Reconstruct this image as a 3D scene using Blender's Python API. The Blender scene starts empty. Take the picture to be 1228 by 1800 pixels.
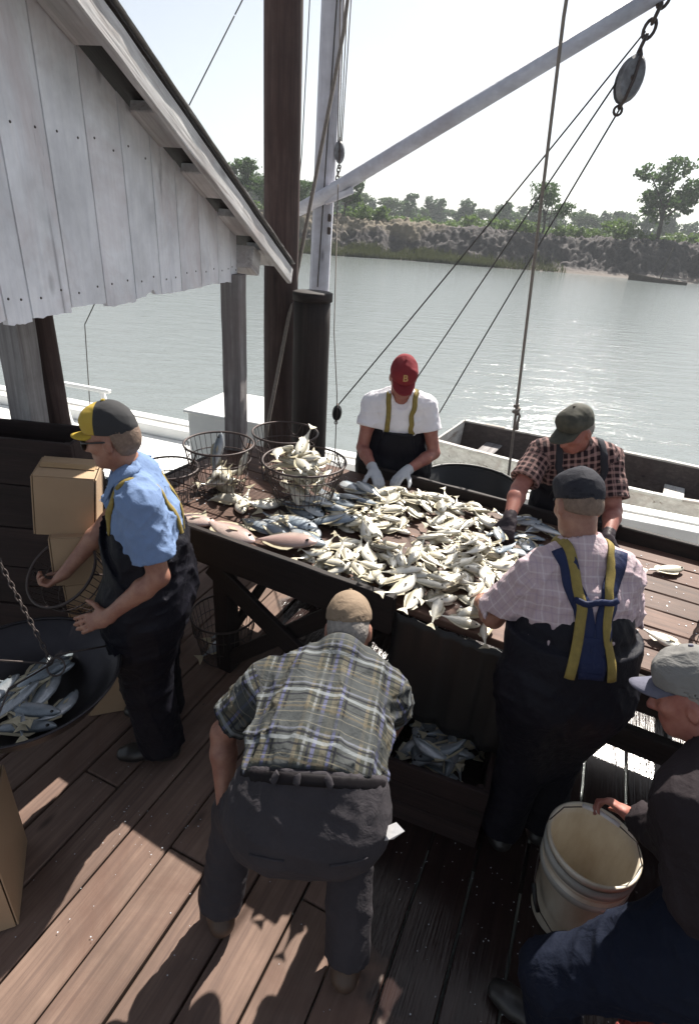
import bpy, bmesh, math, random
import numpy as np
from mathutils import Vector, Matrix
from mathutils.bvhtree import BVHTree
random.seed(7); RNG = np.random.default_rng(7)
scene = bpy.context.scene
COL = scene.collection
# ---------------------------------------------------------------- camera
PITCH, ROLL, CAMH = math.radians(27.0), math.radians(4.3), 2.4
FW = Vector((0, math.cos(PITCH), -math.sin(PITCH)))
R0 = Vector((1, 0, 0)); U0 = R0.cross(FW)
RT = R0*math.cos(ROLL) + U0*math.sin(ROLL)
UP = U0*math.cos(ROLL) - R0*math.sin(ROLL)
cam = bpy.data.cameras.new('camera')
cam.sensor_fit = 'VERTICAL'; cam.sensor_height = 36; cam.lens = 36*980/1800
cam.clip_start = .05; cam.clip_end = 6000
camo = bpy.data.objects.new('camera', cam); COL.objects.link(camo)
M = Matrix((RT, UP, -FW)).transposed().to_4x4(); M.translation = (0, 0, CAMH)
camo.matrix_world = M
scene.camera = camo
# ---------------------------------------------------------------- sky, sun, exposure
SUN_AZ, SUN_EL = math.radians(25), math.radians(47)      # azimuth to the right of +Y
w = bpy.data.worlds.new('World'); scene.world = w; w.use_nodes = True
nt = w.node_tree; nt.nodes.clear()
sk = nt.nodes.new('ShaderNodeTexSky'); sk.sky_type = 'NISHITA'; sk.sun_disc = False
sk.sun_elevation = SUN_EL; sk.sun_rotation = SUN_AZ
sk.air_density = 1.0; sk.dust_density = 1.2; sk.ozone_density = 1.0; sk.altitude = 0
hs = nt.nodes.new('ShaderNodeHueSaturation'); hs.inputs['Saturation'].default_value = .45
bg = nt.nodes.new('ShaderNodeBackground'); bg.inputs['Strength'].default_value = .061
wo = nt.nodes.new('ShaderNodeOutputWorld')
nt.links.new(sk.outputs[0], hs.inputs['Color']); nt.links.new(hs.outputs[0], bg.inputs[0]); nt.links.new(bg.outputs[0], wo.inputs[0])
sl = bpy.data.lights.new('sun', 'SUN'); sl.energy = 5.0; sl.angle = math.radians(.55); sl.color = (1, .945, .86)
so = bpy.data.objects.new('sun', sl); COL.objects.link(so)
SD = Vector((math.sin(SUN_AZ)*math.cos(SUN_EL), math.cos(SUN_AZ)*math.cos(SUN_EL), math.sin(SUN_EL)))
so.rotation_euler = SD.to_track_quat('Z', 'Y').to_euler(); so.location = SD*30
scene.view_settings.view_transform = 'Standard'; scene.view_settings.look = 'None'
scene.view_settings.exposure = 1.2; scene.view_settings.gamma = 1.0
scene.view_settings.use_curve_mapping = False

# ================================================================ helpers
def V3(p): return np.array(p, float)
def unit(v): v = np.asarray(v, float); return v/(np.linalg.norm(v)+1e-12)
def fast_mesh(name, verts, faces, smooth=False):
    """verts (n,3) ; faces: (m,3|4) array or list"""
    me = bpy.data.meshes.new(name)
    if isinstance(faces, np.ndarray):
        verts = np.ascontiguousarray(verts, np.float32); k = faces.shape[1]; m = len(faces)
        me.vertices.add(len(verts)); me.vertices.foreach_set('co', verts.ravel())
        me.loops.add(m*k); me.loops.foreach_set('vertex_index', np.ascontiguousarray(faces, np.int32).ravel())
        me.polygons.add(m); me.polygons.foreach_set('loop_start', np.arange(0, m*k, k, dtype=np.int32))
        try: me.polygons.foreach_set('loop_total', np.full(m, k, np.int32))
        except Exception: pass
        me.update(calc_edges=True); me.validate()
    else:
        me.from_pydata([tuple(map(float, v)) for v in verts], [], faces); me.update()
    if smooth: me.polygons.foreach_set('use_smooth', np.ones(len(me.polygons), bool))
    return me
def link(name, me, mat=None, parent=None, loc=None, rot=None):
    o = bpy.data.objects.new(name, me); COL.objects.link(o)
    if mat is not None and me is not None and not me.materials: me.materials.append(mat)
    if loc is not None: o.location = loc
    if rot is not None: o.rotation_euler = rot
    if parent is not None:
        o.parent = parent
        if parent.get('_w'): 
            o.matrix_parent_inverse = Matrix.Translation(-Vector(parent['_w']))
            o['_w'] = (0., 0., 0.)
    return o
def tag(o, label=None, cat=None, group=None, kind=None):
    if label: o['label'] = label
    if cat: o['category'] = cat
    if group: o['group'] = group
    if kind: o['kind'] = kind
    return o
def thing(name, loc, label, cat, group=None):
    """an Empty at the thing's base; children are given in world coordinates"""
    o = bpy.data.objects.new(name, None); COL.objects.link(o); o.location = loc
    o.empty_display_size = .1
    o['_w'] = tuple(float(a) for a in loc)
    return tag(o, label, cat, group)
def proto(name, label, cat, group=None):
    """an Empty whose children are in local coordinates"""
    o = bpy.data.objects.new(name, None); COL.objects.link(o); o.empty_display_size = .1
    return tag(o, label, cat, group)
def sub(o, *a, **k):
    """a sub-part: child of a part, world coordinates"""
    c = link(*a, **k); c.parent = o
    par = o.parent
    if par is not None and par.get('_w') is not None:
        c.matrix_parent_inverse = (Matrix.Translation(Vector(par['_w'])) @ o.matrix_parent_inverse @ Matrix.LocRotScale(o.location, o.rotation_euler, o.scale)).inverted()
    return c
def box_geo(sx, sy, sz, bev=.0):
    bm = bmesh.new(); bmesh.ops.create_cube(bm, size=1)
    bmesh.ops.scale(bm, vec=(sx, sy, sz), verts=bm.verts)
    if bev > 0: bmesh.ops.bevel(bm, geom=list(bm.edges), offset=bev, segments=1, affect='EDGES')
    return bm
def bm_mesh(name, bm, smooth=False):
    me = bpy.data.meshes.new(name); bm.to_mesh(me); bm.free()
    if smooth:
        for p in me.polygons: p.use_smooth = True
    return me
def frame(x, up=(0, 0, 1)):
    x = Vector(x).normalized(); up = Vector(up)
    if abs(x.dot(up)) > .999: up = Vector((0, 1, 0))
    y = up.cross(x).normalized(); z = x.cross(y)
    return Matrix((x, y, z)).transposed()
def beam(name, a, b, wd, ht, mat, parent=None, up=(0, 0, 1), bev=.006, rough=0.0, put=link):
    """a board from a to b, wd across, ht thick (along up), local X along its length"""
    a = Vector(a); b = Vector(b); L = (b-a).length
    bm = box_geo(L, wd, ht, bev)
    if rough > 0:
        n = max(2, int(L/.12))
        for i in range(1, n):
            bmesh.ops.bisect_plane(bm, geom=bm.verts[:]+bm.edges[:]+bm.faces[:], plane_co=(-L/2+L*i/n, 0, 0), plane_no=(1, 0, 0))
        for v in bm.verts:
            v.co.y += random.uniform(-rough, rough); v.co.z += random.uniform(-rough, rough)*.6
    me = bm_mesh(name, bm)
    kw = dict(loc=(a+b)/2, rot=frame(b-a, up).to_euler())
    if put is link: return link(name, me, mat, parent, **kw)
    return put(parent, name, me, mat, None, **kw)
def tube_geo(pts, rad, n=8, closed=False):
    pts = [Vector(p) for p in pts]; m = len(pts)
    rad = [rad]*m if isinstance(rad, (int, float)) else rad
    verts, faces = [], []
    prev = None
    for i, p in enumerate(pts):
        if closed: t = pts[(i+1) % m]-pts[i-1]
        else: t = pts[min(i+1, m-1)]-pts[max(i-1, 0)]
        t.normalize()
        if prev is None:
            a = Vector((0, 0, 1)) if abs(t.z) < .9 else Vector((1, 0, 0))
            nrm = t.cross(a).normalized()
        else:
            nrm = (prev - t*prev.dot(t)).normalized()
        prev = nrm; bi = t.cross(nrm)
        for k in range(n):
            an = 2*math.pi*k/n
            verts.append(p + (nrm*math.cos(an)+bi*math.sin(an))*rad[i])
    for i in range(m if closed else m-1):
        for k in range(n):
            a = i*n+k; b = i*n+(k+1) % n; j = (i+1) % m
            faces.append((a, b, j*n+(k+1) % n, j*n+k))
    if not closed:
        faces.append(tuple(range(n-1, -1, -1))); faces.append(tuple(range((m-1)*n, m*n)))
    return verts, faces
def tube(name, pts, rad, mat, parent=None, n=8, closed=False, put=link):
    v, f = tube_geo(pts, rad, n, closed)
    me = fast_mesh(name, v, f, smooth=True)
    if put is link: return link(name, me, mat, parent)
    return put(parent, name, me, mat, None)
def lathe_geo(prof, n=32, c=(0, 0, 0), sy=1.0):
    verts, faces = [], []
    for r_, z in prof:
        for k in range(n):
            a = 2*math.pi*k/n
            verts.append((c[0]+r_*math.cos(a), c[1]+r_*math.sin(a)*sy, c[2]+z))
    for i in range(len(prof)-1):
        for k in range(n):
            faces.append((i*n+k, i*n+(k+1) % n, (i+1)*n+(k+1) % n, (i+1)*n+k))
    return verts, faces
def lathe(name, prof, mat, parent=None, n=32, c=(0, 0, 0), sy=1.0):
    v, f = lathe_geo(prof, n, c, sy); return link(name, fast_mesh(name, v, f, True), mat, parent)
def ring_pts(c, r, n=40, z=0, sy=1.0, ph=0):
    return [(c[0]+r*math.cos(2*math.pi*i/n+ph), c[1]+r*sy*math.sin(2*math.pi*i/n+ph), c[2]+z) for i in range(n)]
def copy_tree(o, parent=None):
    c = o.copy(); COL.objects.link(c)
    if parent is not None: c.parent = parent
    for ch in o.children: copy_tree(ch, c)
    return c
def vnoise(x, y, seed=0):
    """smooth 2-d value noise, numpy"""
    xi = np.floor(x).astype(np.int64); yi = np.floor(y).astype(np.int64); xf = x-xi; yf = y-yi
    def h(a, b):
        n = (a*374761393 + b*668265263 + seed*1442695041) & 0xffffffff
        n = ((n ^ (n >> 13))*1274126177) & 0xffffffff
        return ((n ^ (n >> 16)) & 0xffff)/65535.
    u = xf*xf*(3-2*xf); v = yf*yf*(3-2*yf)
    return (h(xi, yi)*(1-u)+h(xi+1, yi)*u)*(1-v)+(h(xi, yi+1)*(1-u)+h(xi+1, yi+1)*u)*v

# ================================================================ materials
class NT:
    def __init__(s, name):
        s.m = bpy.data.materials.new(name); s.m.use_nodes = True; s.t = s.m.node_tree; s.t.nodes.clear()
        s.o = s.n('OutputMaterial'); s.b = s.n('BsdfPrincipled'); s.l(s.b, 0, s.o, 0)
    def n(s, t, **kw):
        x = s.t.nodes.new('ShaderNode'+t)
        for k, v in kw.items(): setattr(x, k, v)
        return x
    def l(s, a, i, b, j): s.t.links.new(a.outputs[i], b.inputs[j])
    def tc(s, out='Object', scale=(1, 1, 1), rot=(0, 0, 0), loc=(0, 0, 0)):
        c = s.n('TexCoord'); m = s.n('Mapping'); s.l(c, out, m, 0)
        m.inputs['Scale'].default_value = scale; m.inputs['Rotation'].default_value = rot; m.inputs['Location'].default_value = loc
        return m
    def noise(s, vec, scale=5, det=4, rough=.55, dist=0.):
        x = s.n('TexNoise'); x.inputs['Scale'].default_value = scale; x.inputs['Detail'].default_value = det
        x.inputs['Roughness'].default_value = rough; x.inputs['Distortion'].default_value = dist
        if vec is not None: s.l(vec, 0, x, 'Vector')
        return x
    def ramp(s, src, stops, out=0):
        r = s.n('ValToRGB'); e = r.color_ramp.elements
        while len(e) < len(stops): e.new(.5)
        for i, (p, c) in enumerate(stops):
            e[i].position = p; e[i].color = (*c, 1) if len(c) == 3 else c
        s.l(src, out, r, 0); return r
    def mix(s, fac, a, b, mode='MIX'):
        m = s.n('Mix', data_type='RGBA', blend_type=mode)
        for v, k in ((fac, 0), (a, 6), (b, 7)):
            if isinstance(v, (int, float)): m.inputs[k].default_value = v
            elif isinstance(v, tuple) and not hasattr(v[0], 'outputs'): m.inputs[k].default_value = (*v, 1)
            else: s.t.links.new(v[0].outputs[v[1]], m.inputs[k])
        return (m, 2)
    def bump(s, src, out, strength=.3, dist=.01):
        b = s.n('Bump'); b.inputs['Strength'].default_value = strength; b.inputs['Distance'].default_value = dist
        s.l(src, out, b, 'Height'); s.l(b, 0, s.b, 'Normal'); return b
    def col(s, src): s.t.links.new(src[0].outputs[src[1]], s.b.inputs['Base Color'])
    def set(s, **k):
        for a, v in k.items(): s.b.inputs[a.replace('_', ' ')].default_value = v
        return s
def plain(name, c1, c2=None, scale=8, rough=.6, bump=.2, bscale=40, metal=0., spec=.5, stretch=(1, 1, 1), bd=.004, rnd=.0):
    N = NT(name); t = N.tc(scale=stretch); c2 = c2 or tuple(a*.7 for a in c1)
    n = N.noise(t, scale, 5, .6); r = N.ramp(n, [(.3, c1), (.7, c2)])
    src = (r, 0)
    if rnd:
        oi = N.n('ObjectInfo'); mr = N.n('MapRange'); N.l(oi, 'Random', mr, 0)
        mr.inputs[3].default_value = 1-rnd; mr.inputs[4].default_value = 1+rnd*.5
        src = N.mix(1., src, (mr, 0), 'MULTIPLY')
    N.col(src); N.set(Roughness=rough, Metallic=metal); N.b.inputs['Specular IOR Level'].default_value = spec
    if bump: N.bump(N.noise(t, bscale, 4, .6), 0, bump, bd)
    return N.m
def wood(name, c1, c2, c3, rough=.75, grain=1., rnd=.25, wet=False, peel=None, spec=.3):
    """boards with the grain along local X"""
    N = NT(name); oi = N.n('ObjectInfo')
    t = N.tc(); off = N.n('VectorMath', operation='SCALE'); 
    cmb = N.n('CombineXYZ'); N.l(oi, 'Random', cmb, 0); N.l(oi, 'Random', cmb, 1); N.l(oi, 'Random', cmb, 2)
    N.l(cmb, 0, off, 0); off.inputs['Scale'].default_value = 37.
    add = N.n('VectorMath', operation='ADD'); N.l(t, 0, add, 0); N.l(off, 0, add, 1)
    st = N.n('Mapping'); N.l(add, 0, st, 0); st.inputs['Scale'].default_value = (1.3, 26*grain, 26*grain)
    g = N.noise(st, 1., 6, .62, .6)
    st2 = N.n('Mapping'); N.l(add, 0, st2, 0); st2.inputs['Scale'].default_value = (3, 120*grain, 120*grain)
    fg = N.noise(st2, 1., 3, .6)
    blot = N.noise(add, 3.0, 5, .65)
    r = N.ramp(g, [(.28, c3), (.5, c1), (.72, c2)])
    m = N.mix((N.ramp(fg, [(.35, (.35,)*3), (.6, (0,)*3)]), 0), (r, 0), c3)
    m = N.mix((N.ramp(blot, [(.42, (0,)*3), (.70, (.6,)*3)]), 0), m, tuple(a*.5 for a in c1))
    big = N.noise(add, .9, 6, .7, 1.2); m = N.mix((N.ramp(big, [(.5, (0,)*3), (.66, (.55,)*3)]), 0), m, tuple(a*b for a, b in zip(c1, (.62, .52, .5))))
    vo = N.n('TexVoronoi'); vo.inputs['Scale'].default_value = 1.0; kst = N.n('Mapping'); N.l(add, 0, kst, 0); kst.inputs['Scale'].default_value = (2.2, 6, 6)
    N.l(kst, 0, vo, 'Vector')
    m = N.mix((N.ramp(vo, [(.05, (.8,)*3), (.14, (0,)*3)]), 0), m, tuple(a*.35 for a in c3))
    mr = N.n('MapRange'); N.l(oi, 'Random', mr, 0); mr.inputs[3].default_value = 1-rnd; mr.inputs[4].default_value = 1+rnd*.6
    m = N.mix(1., m, (mr, 0), 'MULTIPLY')
    rs = None
    if peel:
        pn = N.noise(st, .5, 6, .7, 1.); pm = N.ramp(pn, [(peel[1]-.05, (0,)*3), (peel[1]+.05, (1,)*3)])
        m = N.mix((pm, 0), m, peel[0])
    if wet:
        geo = N.n('NewGeometry'); wn = N.noise(geo, 2.2, 4, .6); wn_in = wn.inputs['Vector']; N.l(geo, 'Position', wn, 'Vector')
        sx = N.n('SeparateXYZ'); N.l(geo, 'Position', sx, 0)
        # the soaked part of the deck: from the bent man's right foot across to the bucket and under the table
        ma = N.n('Math', operation='MULTIPLY_ADD'); N.l(sx, 0, ma, 0); ma.inputs[1].default_value = .85; ma.inputs[2].default_value = .10
        mb = N.n('Math', operation='MULTIPLY_ADD'); N.l(sx, 1, mb, 0); mb.inputs[1].default_value = .22; N.l(ma, 0, mb, 2)
        mc = N.n('Math', operation='ADD'); N.l(mb, 0, mc, 0); N.l(wn, 0, mc, 1)
        wr = N.ramp(mc, [(.98, (0,)*3), (1.0, (1,)*3)]); 
        md = N.n('Math', operation='SUBTRACT'); N.l(mc, 0, md, 0); md.inputs[1].default_value = .16
        wr = N.ramp(md, [(.74, (0,)*3), (.84, (1,)*3)])
        dk = N.mix(1., m, (.14, .125, .145), 'MULTIPLY'); m = N.mix((wr, 0), m, dk)
        rr = N.n('MapRange'); N.l(wr, 0, rr, 0); rr.inputs[3].default_value = rough; rr.inputs[4].default_value = .14
        N.l(rr, 0, N.b, 'Roughness'); rs = wr
    N.col(m)
    if not wet: N.set(Roughness=rough)
    N.b.inputs['Specular IOR Level'].default_value = spec
    ad = N.n('Math', operation='MULTIPLY_ADD'); N.l(g, 0, ad, 0); ad.inputs[1].default_value = .6; N.l(fg, 0, ad, 2)
    b = N.bump(ad, 0, .55, .004)
    return N.m
MAT = {}
MAT['deck'] = wood('deck wood', (0.1922, 0.1263, 0.0983), (0.2490, 0.1695, 0.1316), (0.1031, 0.0685, 0.0590), .8, 1., .18, wet=True)
MAT['table'] = wood('table wood', (0.1210, 0.0665, 0.0480), (0.1839, 0.1067, 0.0774), (0.0581, 0.0324, 0.0263), .6, 1., .3, spec=.25)
MAT['dark_wood'] = wood('dark creosote wood', (.0195, .0135, .0128), (.0315, .0218, .0195), (.0090, .0067, .0067), .7)
MAT['pole'] = wood('piling wood', (.0748, .0484, .0440), (.1232, .0836, .0748), (.0308, .0211, .0211), .8, .6)
MAT['white_board'] = wood('whitewashed boards', (.84, .84, .88), (.88, .88, .91), (.72, .72, .77), .7, .5, .06, peel=((.30, .29, .31), .70))
MAT['white_trim'] = wood('weathered white trim', (.62, .61, .61), (.78, .77, .76), (.36, .34, .34), .7, .8, .1, peel=((.26, .23, .22), .60))
MAT['old_post'] = wood('grey weathered post', (.2904, .2728, .2728), (.4400, .4224, .4136), (.1408, .1232, .1232), .8, .8, .15)
MAT['white_paint'] = plain('white boat paint', (.82, .82, .80), (.72, .72, .70), 3, .45, .12, 30)
MAT['mast_paint'] = wood('grey white mast paint', (.60, .61, .68), (.70, .71, .77), (.5, .5, .56), .55, .4, .05, peel=((.3, .28, .28), .78))
MAT['skiff_paint'] = wood('worn skiff paint', (.62, .61, .57), (.75, .74, .7), (.4, .38, .35), .7, .6, .12, peel=((.24, .2, .17), .6))
MAT['skiff_in'] = wood('worn skiff inside', (.0750, .0600, .0562), (.1275, .1050, .0975), (.0375, .0300, .0300), .8)
MAT['shingle'] = plain('grey roofing', (.20, .19, .19), (.30, .29, .28), 20, .9, .6, 30)
MAT['rope'] = plain('rope fibre', (.2475, .2175, .1875), (.1650, .1425, .1275), 60, .9, .5, 200)
MAT['dark_rope'] = plain('tarred line', (.0750, .0675, .0638), (.0450, .0413, .0375), 60, .8, .3, 200)
MAT['wire'] = plain('rusty basket wire', (.0750, .0525, .0488), (.0375, .0300, .0300), 30, .55, .3, 120, metal=.4)
MAT['iron'] = plain('rusty iron', (.0900, .0713, .0675), (.0525, .0413, .0375), 25, .6, .4, 90, metal=.5)
MAT['block'] = plain('painted block shell', (.22, .23, .25), (.07, .065, .07), 16, .6, .3, 60)
MAT['black'] = plain('black rubber', (.0045, .0045, .0053), (.0083, .0083, .0090), 6, .5, .25, 30)
MAT['pan'] = plain('galvanised scale pan', (.0450, .0413, .0465), (.0263, .0240, .0285), 6, .4, .2, 40, metal=.7)
MAT['crate'] = wood('dark stained crate', (.0270, .0150, .0142), (.0413, .0240, .0218), (.0120, .0075, .0075), .75)
MAT['card'] = plain('corrugated cardboard', (.4048, .2816, .1760), (.3344, .2288, .1408), 3, .85, .15, 60)
MAT['bucket'] = plain('scuffed white plastic', (.66, .62, .53), (.42, .34, .24), 7, .5, .25, 26, stretch=(1, 1, .35))
MAT['bucket_band'] = plain('stained plastic band', (.40, .40, .38), (.28, .27, .24), 8, .45, .15, 30)
# water
N = NT('river water'); t = N.tc(scale=(1, 1, 1))
n1 = N.noise(N.tc(scale=(.55, 1.6, 1)), 1.3, 6, .62, .4); n2 = N.noise(N.tc(scale=(1, 2.2, 1), rot=(0, 0, .35)), 4.2, 4, .6)
ad = N.n('Math', operation='MULTIPLY_ADD'); N.l(n2, 0, ad, 0); ad.inputs[1].default_value = .32; N.l(n1, 0, ad, 2)
N.bump(ad, 0, .5, .12); N.set(Base_Color=(.17, .19, .19, 1), Roughness=.1, IOR=1.33); MAT['water'] = N.m
# spoil bank
N = NT('dredge spoil'); t = N.tc()
a = N.noise(t, .5, 8, .7, .5); b = N.noise(N.tc(), 2.6, 6, .7)
m = N.mix((N.ramp(a, [(.35, (0,)*3), (.65, (1,)*3)]), 0), (.034, .028, .032), (.068, .055, .054))
m = N.mix((N.ramp(b, [(.36, (.8,)*3), (.56, (0,)*3)]), 0), m, (.022, .019, .023))
geo = N.n('NewGeometry'); sx = N.n('SeparateXYZ'); N.l(geo, 'Position', sx, 0)
mp = N.n('MapRange'); N.l(sx, 0, mp, 0); mp.inputs[1].default_value = 6; mp.inputs[2].default_value = 26; mp.inputs[3].default_value = .62; mp.inputs[4].default_value = -.35
aa = N.n('Math', operation='ADD'); N.l(mp, 0, aa, 0); nn = N.noise(N.tc(), .22, 6, .7); N.l(nn, 0, aa, 1)
zz = N.n('MapRange'); N.l(sx, 2, zz, 0); zz.inputs[1].default_value = 0.; zz.inputs[2].default_value = 4.; zz.inputs[3].default_value = -.5; zz.inputs[4].default_value = .085
ab = N.n('Math', operation='ADD'); N.l(aa, 0, ab, 0); N.l(zz, 0, ab, 1)
m = N.mix((N.ramp(ab, [(.80, (0,)*3), (1.0, (.6,)*3)]), 0), m, (.19, .155, .10))      # dry straw on the left crest
bz = N.n('MapRange'); N.l(sx, 2, bz, 0); bz.inputs[1].default_value = -.75; bz.inputs[2].default_value = -.35; bz.inputs[3].default_value = 1; bz.inputs[4].default_value = 0
m = N.mix((bz, 0), m, (.12, .10, .088)); N.col(m); N.set(Roughness=.95); N.bump(b, 0, .8, .15); MAT['bank'] = N.m
MAT['ground'] = plain('field earth', (.10, .11, .05), (.16, .14, .08), .3, .95, .2, 3)
def leafmat(name, c, c2):
    N = NT(name); oi = N.n('NewGeometry'); n = N.noise(N.tc(), .45, 3, .6)
    r = N.ramp(n, [(.35, c), (.65, c2)]); N.col((r, 0)); N.set(Roughness=.6)
    N.b.inputs['Specular IOR Level'].default_value = .25
    tr = N.n('BsdfTranslucent'); tr.inputs[0].default_value = (c2[0]*1.3, c2[1]*1.5, c2[2]*.8, 1); ms = N.n('MixShader'); ms.inputs[0].default_value = .3
    N.l(N.b, 0, ms, 1); N.l(tr, 0, ms, 2); N.l(ms, 0, N.o, 0); return N.m
MAT['leaf_a'] = leafmat('oak leaves', (.035, .06, .03), (.055, .09, .04))
MAT['leaf_b'] = leafmat('scrub leaves', (.06, .10, .04), (.10, .14, .055))
MAT['leaf_c'] = leafmat('pine needles', (.035, .06, .042), (.05, .08, .055))
MAT['bark'] = plain('bark', (.06, .05, .04), (.035, .03, .025), 6, .9, .5, 20)
MAT['hill'] = plain('wooded hill', (.07, .11, .08), (.05, .085, .065), .05, .95, .5, .2)
MAT['grass'] = leafmat('marsh grass', (.034, .038, .02), (.058, .058, .032))
# ================================================================ water, far bank, ground, trees
WZ = -1.0
def sheet(name, xs, ys, zf, mat, kind='structure', smooth=True):
    X, Y = np.meshgrid(xs, ys, indexing='ij'); Z = zf(X, Y)
    nx, ny = len(xs), len(ys); idx = np.arange(nx*ny).reshape(nx, ny)
    f = np.stack([idx[:-1, :-1], idx[1:, :-1], idx[1:, 1:], idx[:-1, 1:]], -1).reshape(-1, 4)
    o = link(name, fast_mesh(name, np.stack([X, Y, Z], -1).reshape(-1, 3), f, smooth), mat)
    return tag(o, kind=kind)
sheet('water', np.linspace(-260, 320, 30), np.linspace(-12, 110, 12), lambda X, Y: X*0+WZ, MAT['water'])
def shore(X): return 78.5 + 1.2*np.sin(X*.09+1) + .7*np.sin(X*.31) - .00035*np.clip(X-25, 0, 99)**2*8
def bankz(X, Y):
    d = Y-shore(X)
    beach = np.clip(d/2.6, -1.5, 1)*.55 + WZ-.05
    hgt = 3.7 + .35*np.sin(X*.12+2) + .9*(vnoise(X*.16, Y*0+3, 3)-.5)
    s = np.clip((d-2.2)/6.0, 0, 1); s = s*s*(3-2*s)
    crest = np.clip((d-9)/22, 0, 1)
    z = beach + s*hgt - crest*.7
    rough = np.clip((d-1.0)/3, .08, 1)
    n = (vnoise(X*.5, Y*.7, 1)-.5)*1.5 + np.abs(vnoise(X*1.2, Y*1.7, 2)-.5)*1.9 + (vnoise(X*2.6, Y*3.4, 5)-.5)*1.0 + (vnoise(X*4.4, Y*4.4, 6)-.5)*.55
    gully = np.maximum(0, vnoise(X*.33, Y*.05, 8)-.62)*3.2*np.clip(1-np.abs(d-5)/4, 0, 1)
    return z + n*rough*.5*np.clip(1.4-crest, .35, 1) - gully
sheet('bank', np.arange(-45, 85, .22), np.concatenate([np.arange(75, 90, .2), np.arange(90, 112, 1.)]), bankz, MAT['bank'], smooth=False)
sheet('ground', np.linspace(-900, 1200, 40), np.linspace(108, 1500, 30), lambda X, Y: X*0+2.7, MAT['ground'])
def hillz(X, Y): return 2.5 + 17*np.exp(-((X-300)/75)**2)*np.exp(-((Y-760)/90)**2) + 5*np.exp(-((X-420)/190)**2)*np.exp(-((Y-760)/90)**2) + 1.6*(vnoise(X*.12, Y*.12, 4)-.5)
sheet('hills', np.arange(-100, 900, 6.), np.arange(600, 930, 8.), hillz, MAT['hill'])
# marsh grass and straw along the shore: nobody could count it
def blades(name, n, fx, fz, hh, mat, label):
    x, y = fx(n); z = fz(x, y)-.03; h = hh[0]+RNG.random(n)*(hh[1]-hh[0]); a = RNG.random(n)*6.28; wd = .035+RNG.random(n)*.03
    lx = (RNG.random(n)-.5)*.35; ly = (RNG.random(n)-.5)*.35
    A = np.stack([x-np.cos(a)*wd, y-np.sin(a)*wd, z], -1); B = np.stack([x+np.cos(a)*wd, y+np.sin(a)*wd, z], -1); T = np.stack([x+lx, y+ly, z+h], -1)
    v = np.stack([A, B, T], 1).reshape(-1, 3); f = np.arange(n*3).reshape(-1, 3)
    return tag(link(name, fast_mesh(name, v, f), mat), label, 'grass', kind='stuff')
def gx(n):
    x = -30+RNG.random(n*3)*58; k = (RNG.random(n*3) < np.clip((26-x)/14, .0, 1)*(.35+.65*(vnoise(x*.5, x*0, 9) > .33)))
    x = x[k][:n]; d = RNG.random(len(x))**1.4*3.6+.2
    return x, shore(x)+d
def blades_fit(name, n, fx, fz, hh, mat, label):
    x, y = fx(n); 
    return blades(name, len(x), lambda m: (x, y), fz, hh, mat, label)
blades_fit('marsh_grass', 26000, gx, bankz, (.3, .85), MAT['grass'], 'green marsh grass along the foot of the far bank')
def sx_(n):
    x = -35+RNG.random(n)*75; return x, shore(x)+6.5+RNG.random(n)*6
blades_fit('dry_grass', 3000, sx_, bankz, (.08, .2), plain('straw', (.22, .18, .10), (.15, .13, .07), 2, .9, 0), 'dry straw tufts on the crest of the far bank')

def crown_mesh(blobs, n, leaf, seed):
    g = np.random.default_rng(seed); V = []
    vol = np.array([b[3]*b[4]*b[5] for b in blobs])**.75; cnt = (n*vol/vol.sum()).astype(int)
    for b, c in zip(blobs, cnt):
        p = g.normal(size=(c, 3)); p /= np.linalg.norm(p, axis=1)[:, None]
        rad = g.random(c)**.42; p = p*rad[:, None]
        # small clumps
        k = max(3, c//40); cc = g.normal(size=(k, 3)); cc /= np.linalg.norm(cc, axis=1)[:, None]; cc *= (.55+.5*g.random(k))[:, None]
        sel = g.integers(0, k, c); p = np.where((g.random(c) < .72)[:, None], cc[sel]+g.normal(size=(c, 3))*.17, p)
        V.append(p*np.array(b[3:6])+np.array(b[:3]))
    P = np.concatenate(V); m = len(P)
    u = g.normal(size=(m, 3)); u /= np.linalg.norm(u, axis=1)[:, None]; w_ = g.normal(size=(m, 3)); w_ = np.cross(u, w_); w_ /= np.linalg.norm(w_, axis=1)[:, None]
    s = leaf*(.6+.8*g.random(m))[:, None]
    Q = np.stack([P-u*s, P+w_*s*.6, P+u*s, P-w_*s*.6], 1).reshape(-1, 3)
    return Q, np.arange(m*4).reshape(-1, 4)
def limb_mesh(segs):
    vs, fs = [], []
    for a, b, ra, rb in segs:
        mid = (Vector(a)+Vector(b))/2 + Vector((random.uniform(-1, 1), random.uniform(-1, 1), 0))*(Vector(b)-Vector(a)).length*.05
        v, f = tube_geo([a, mid, b], [ra, (ra+rb)/2, rb], 6); k = len(vs); vs += v; fs += [tuple(i+k for i in q) for q in f]
    return vs, fs
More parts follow.
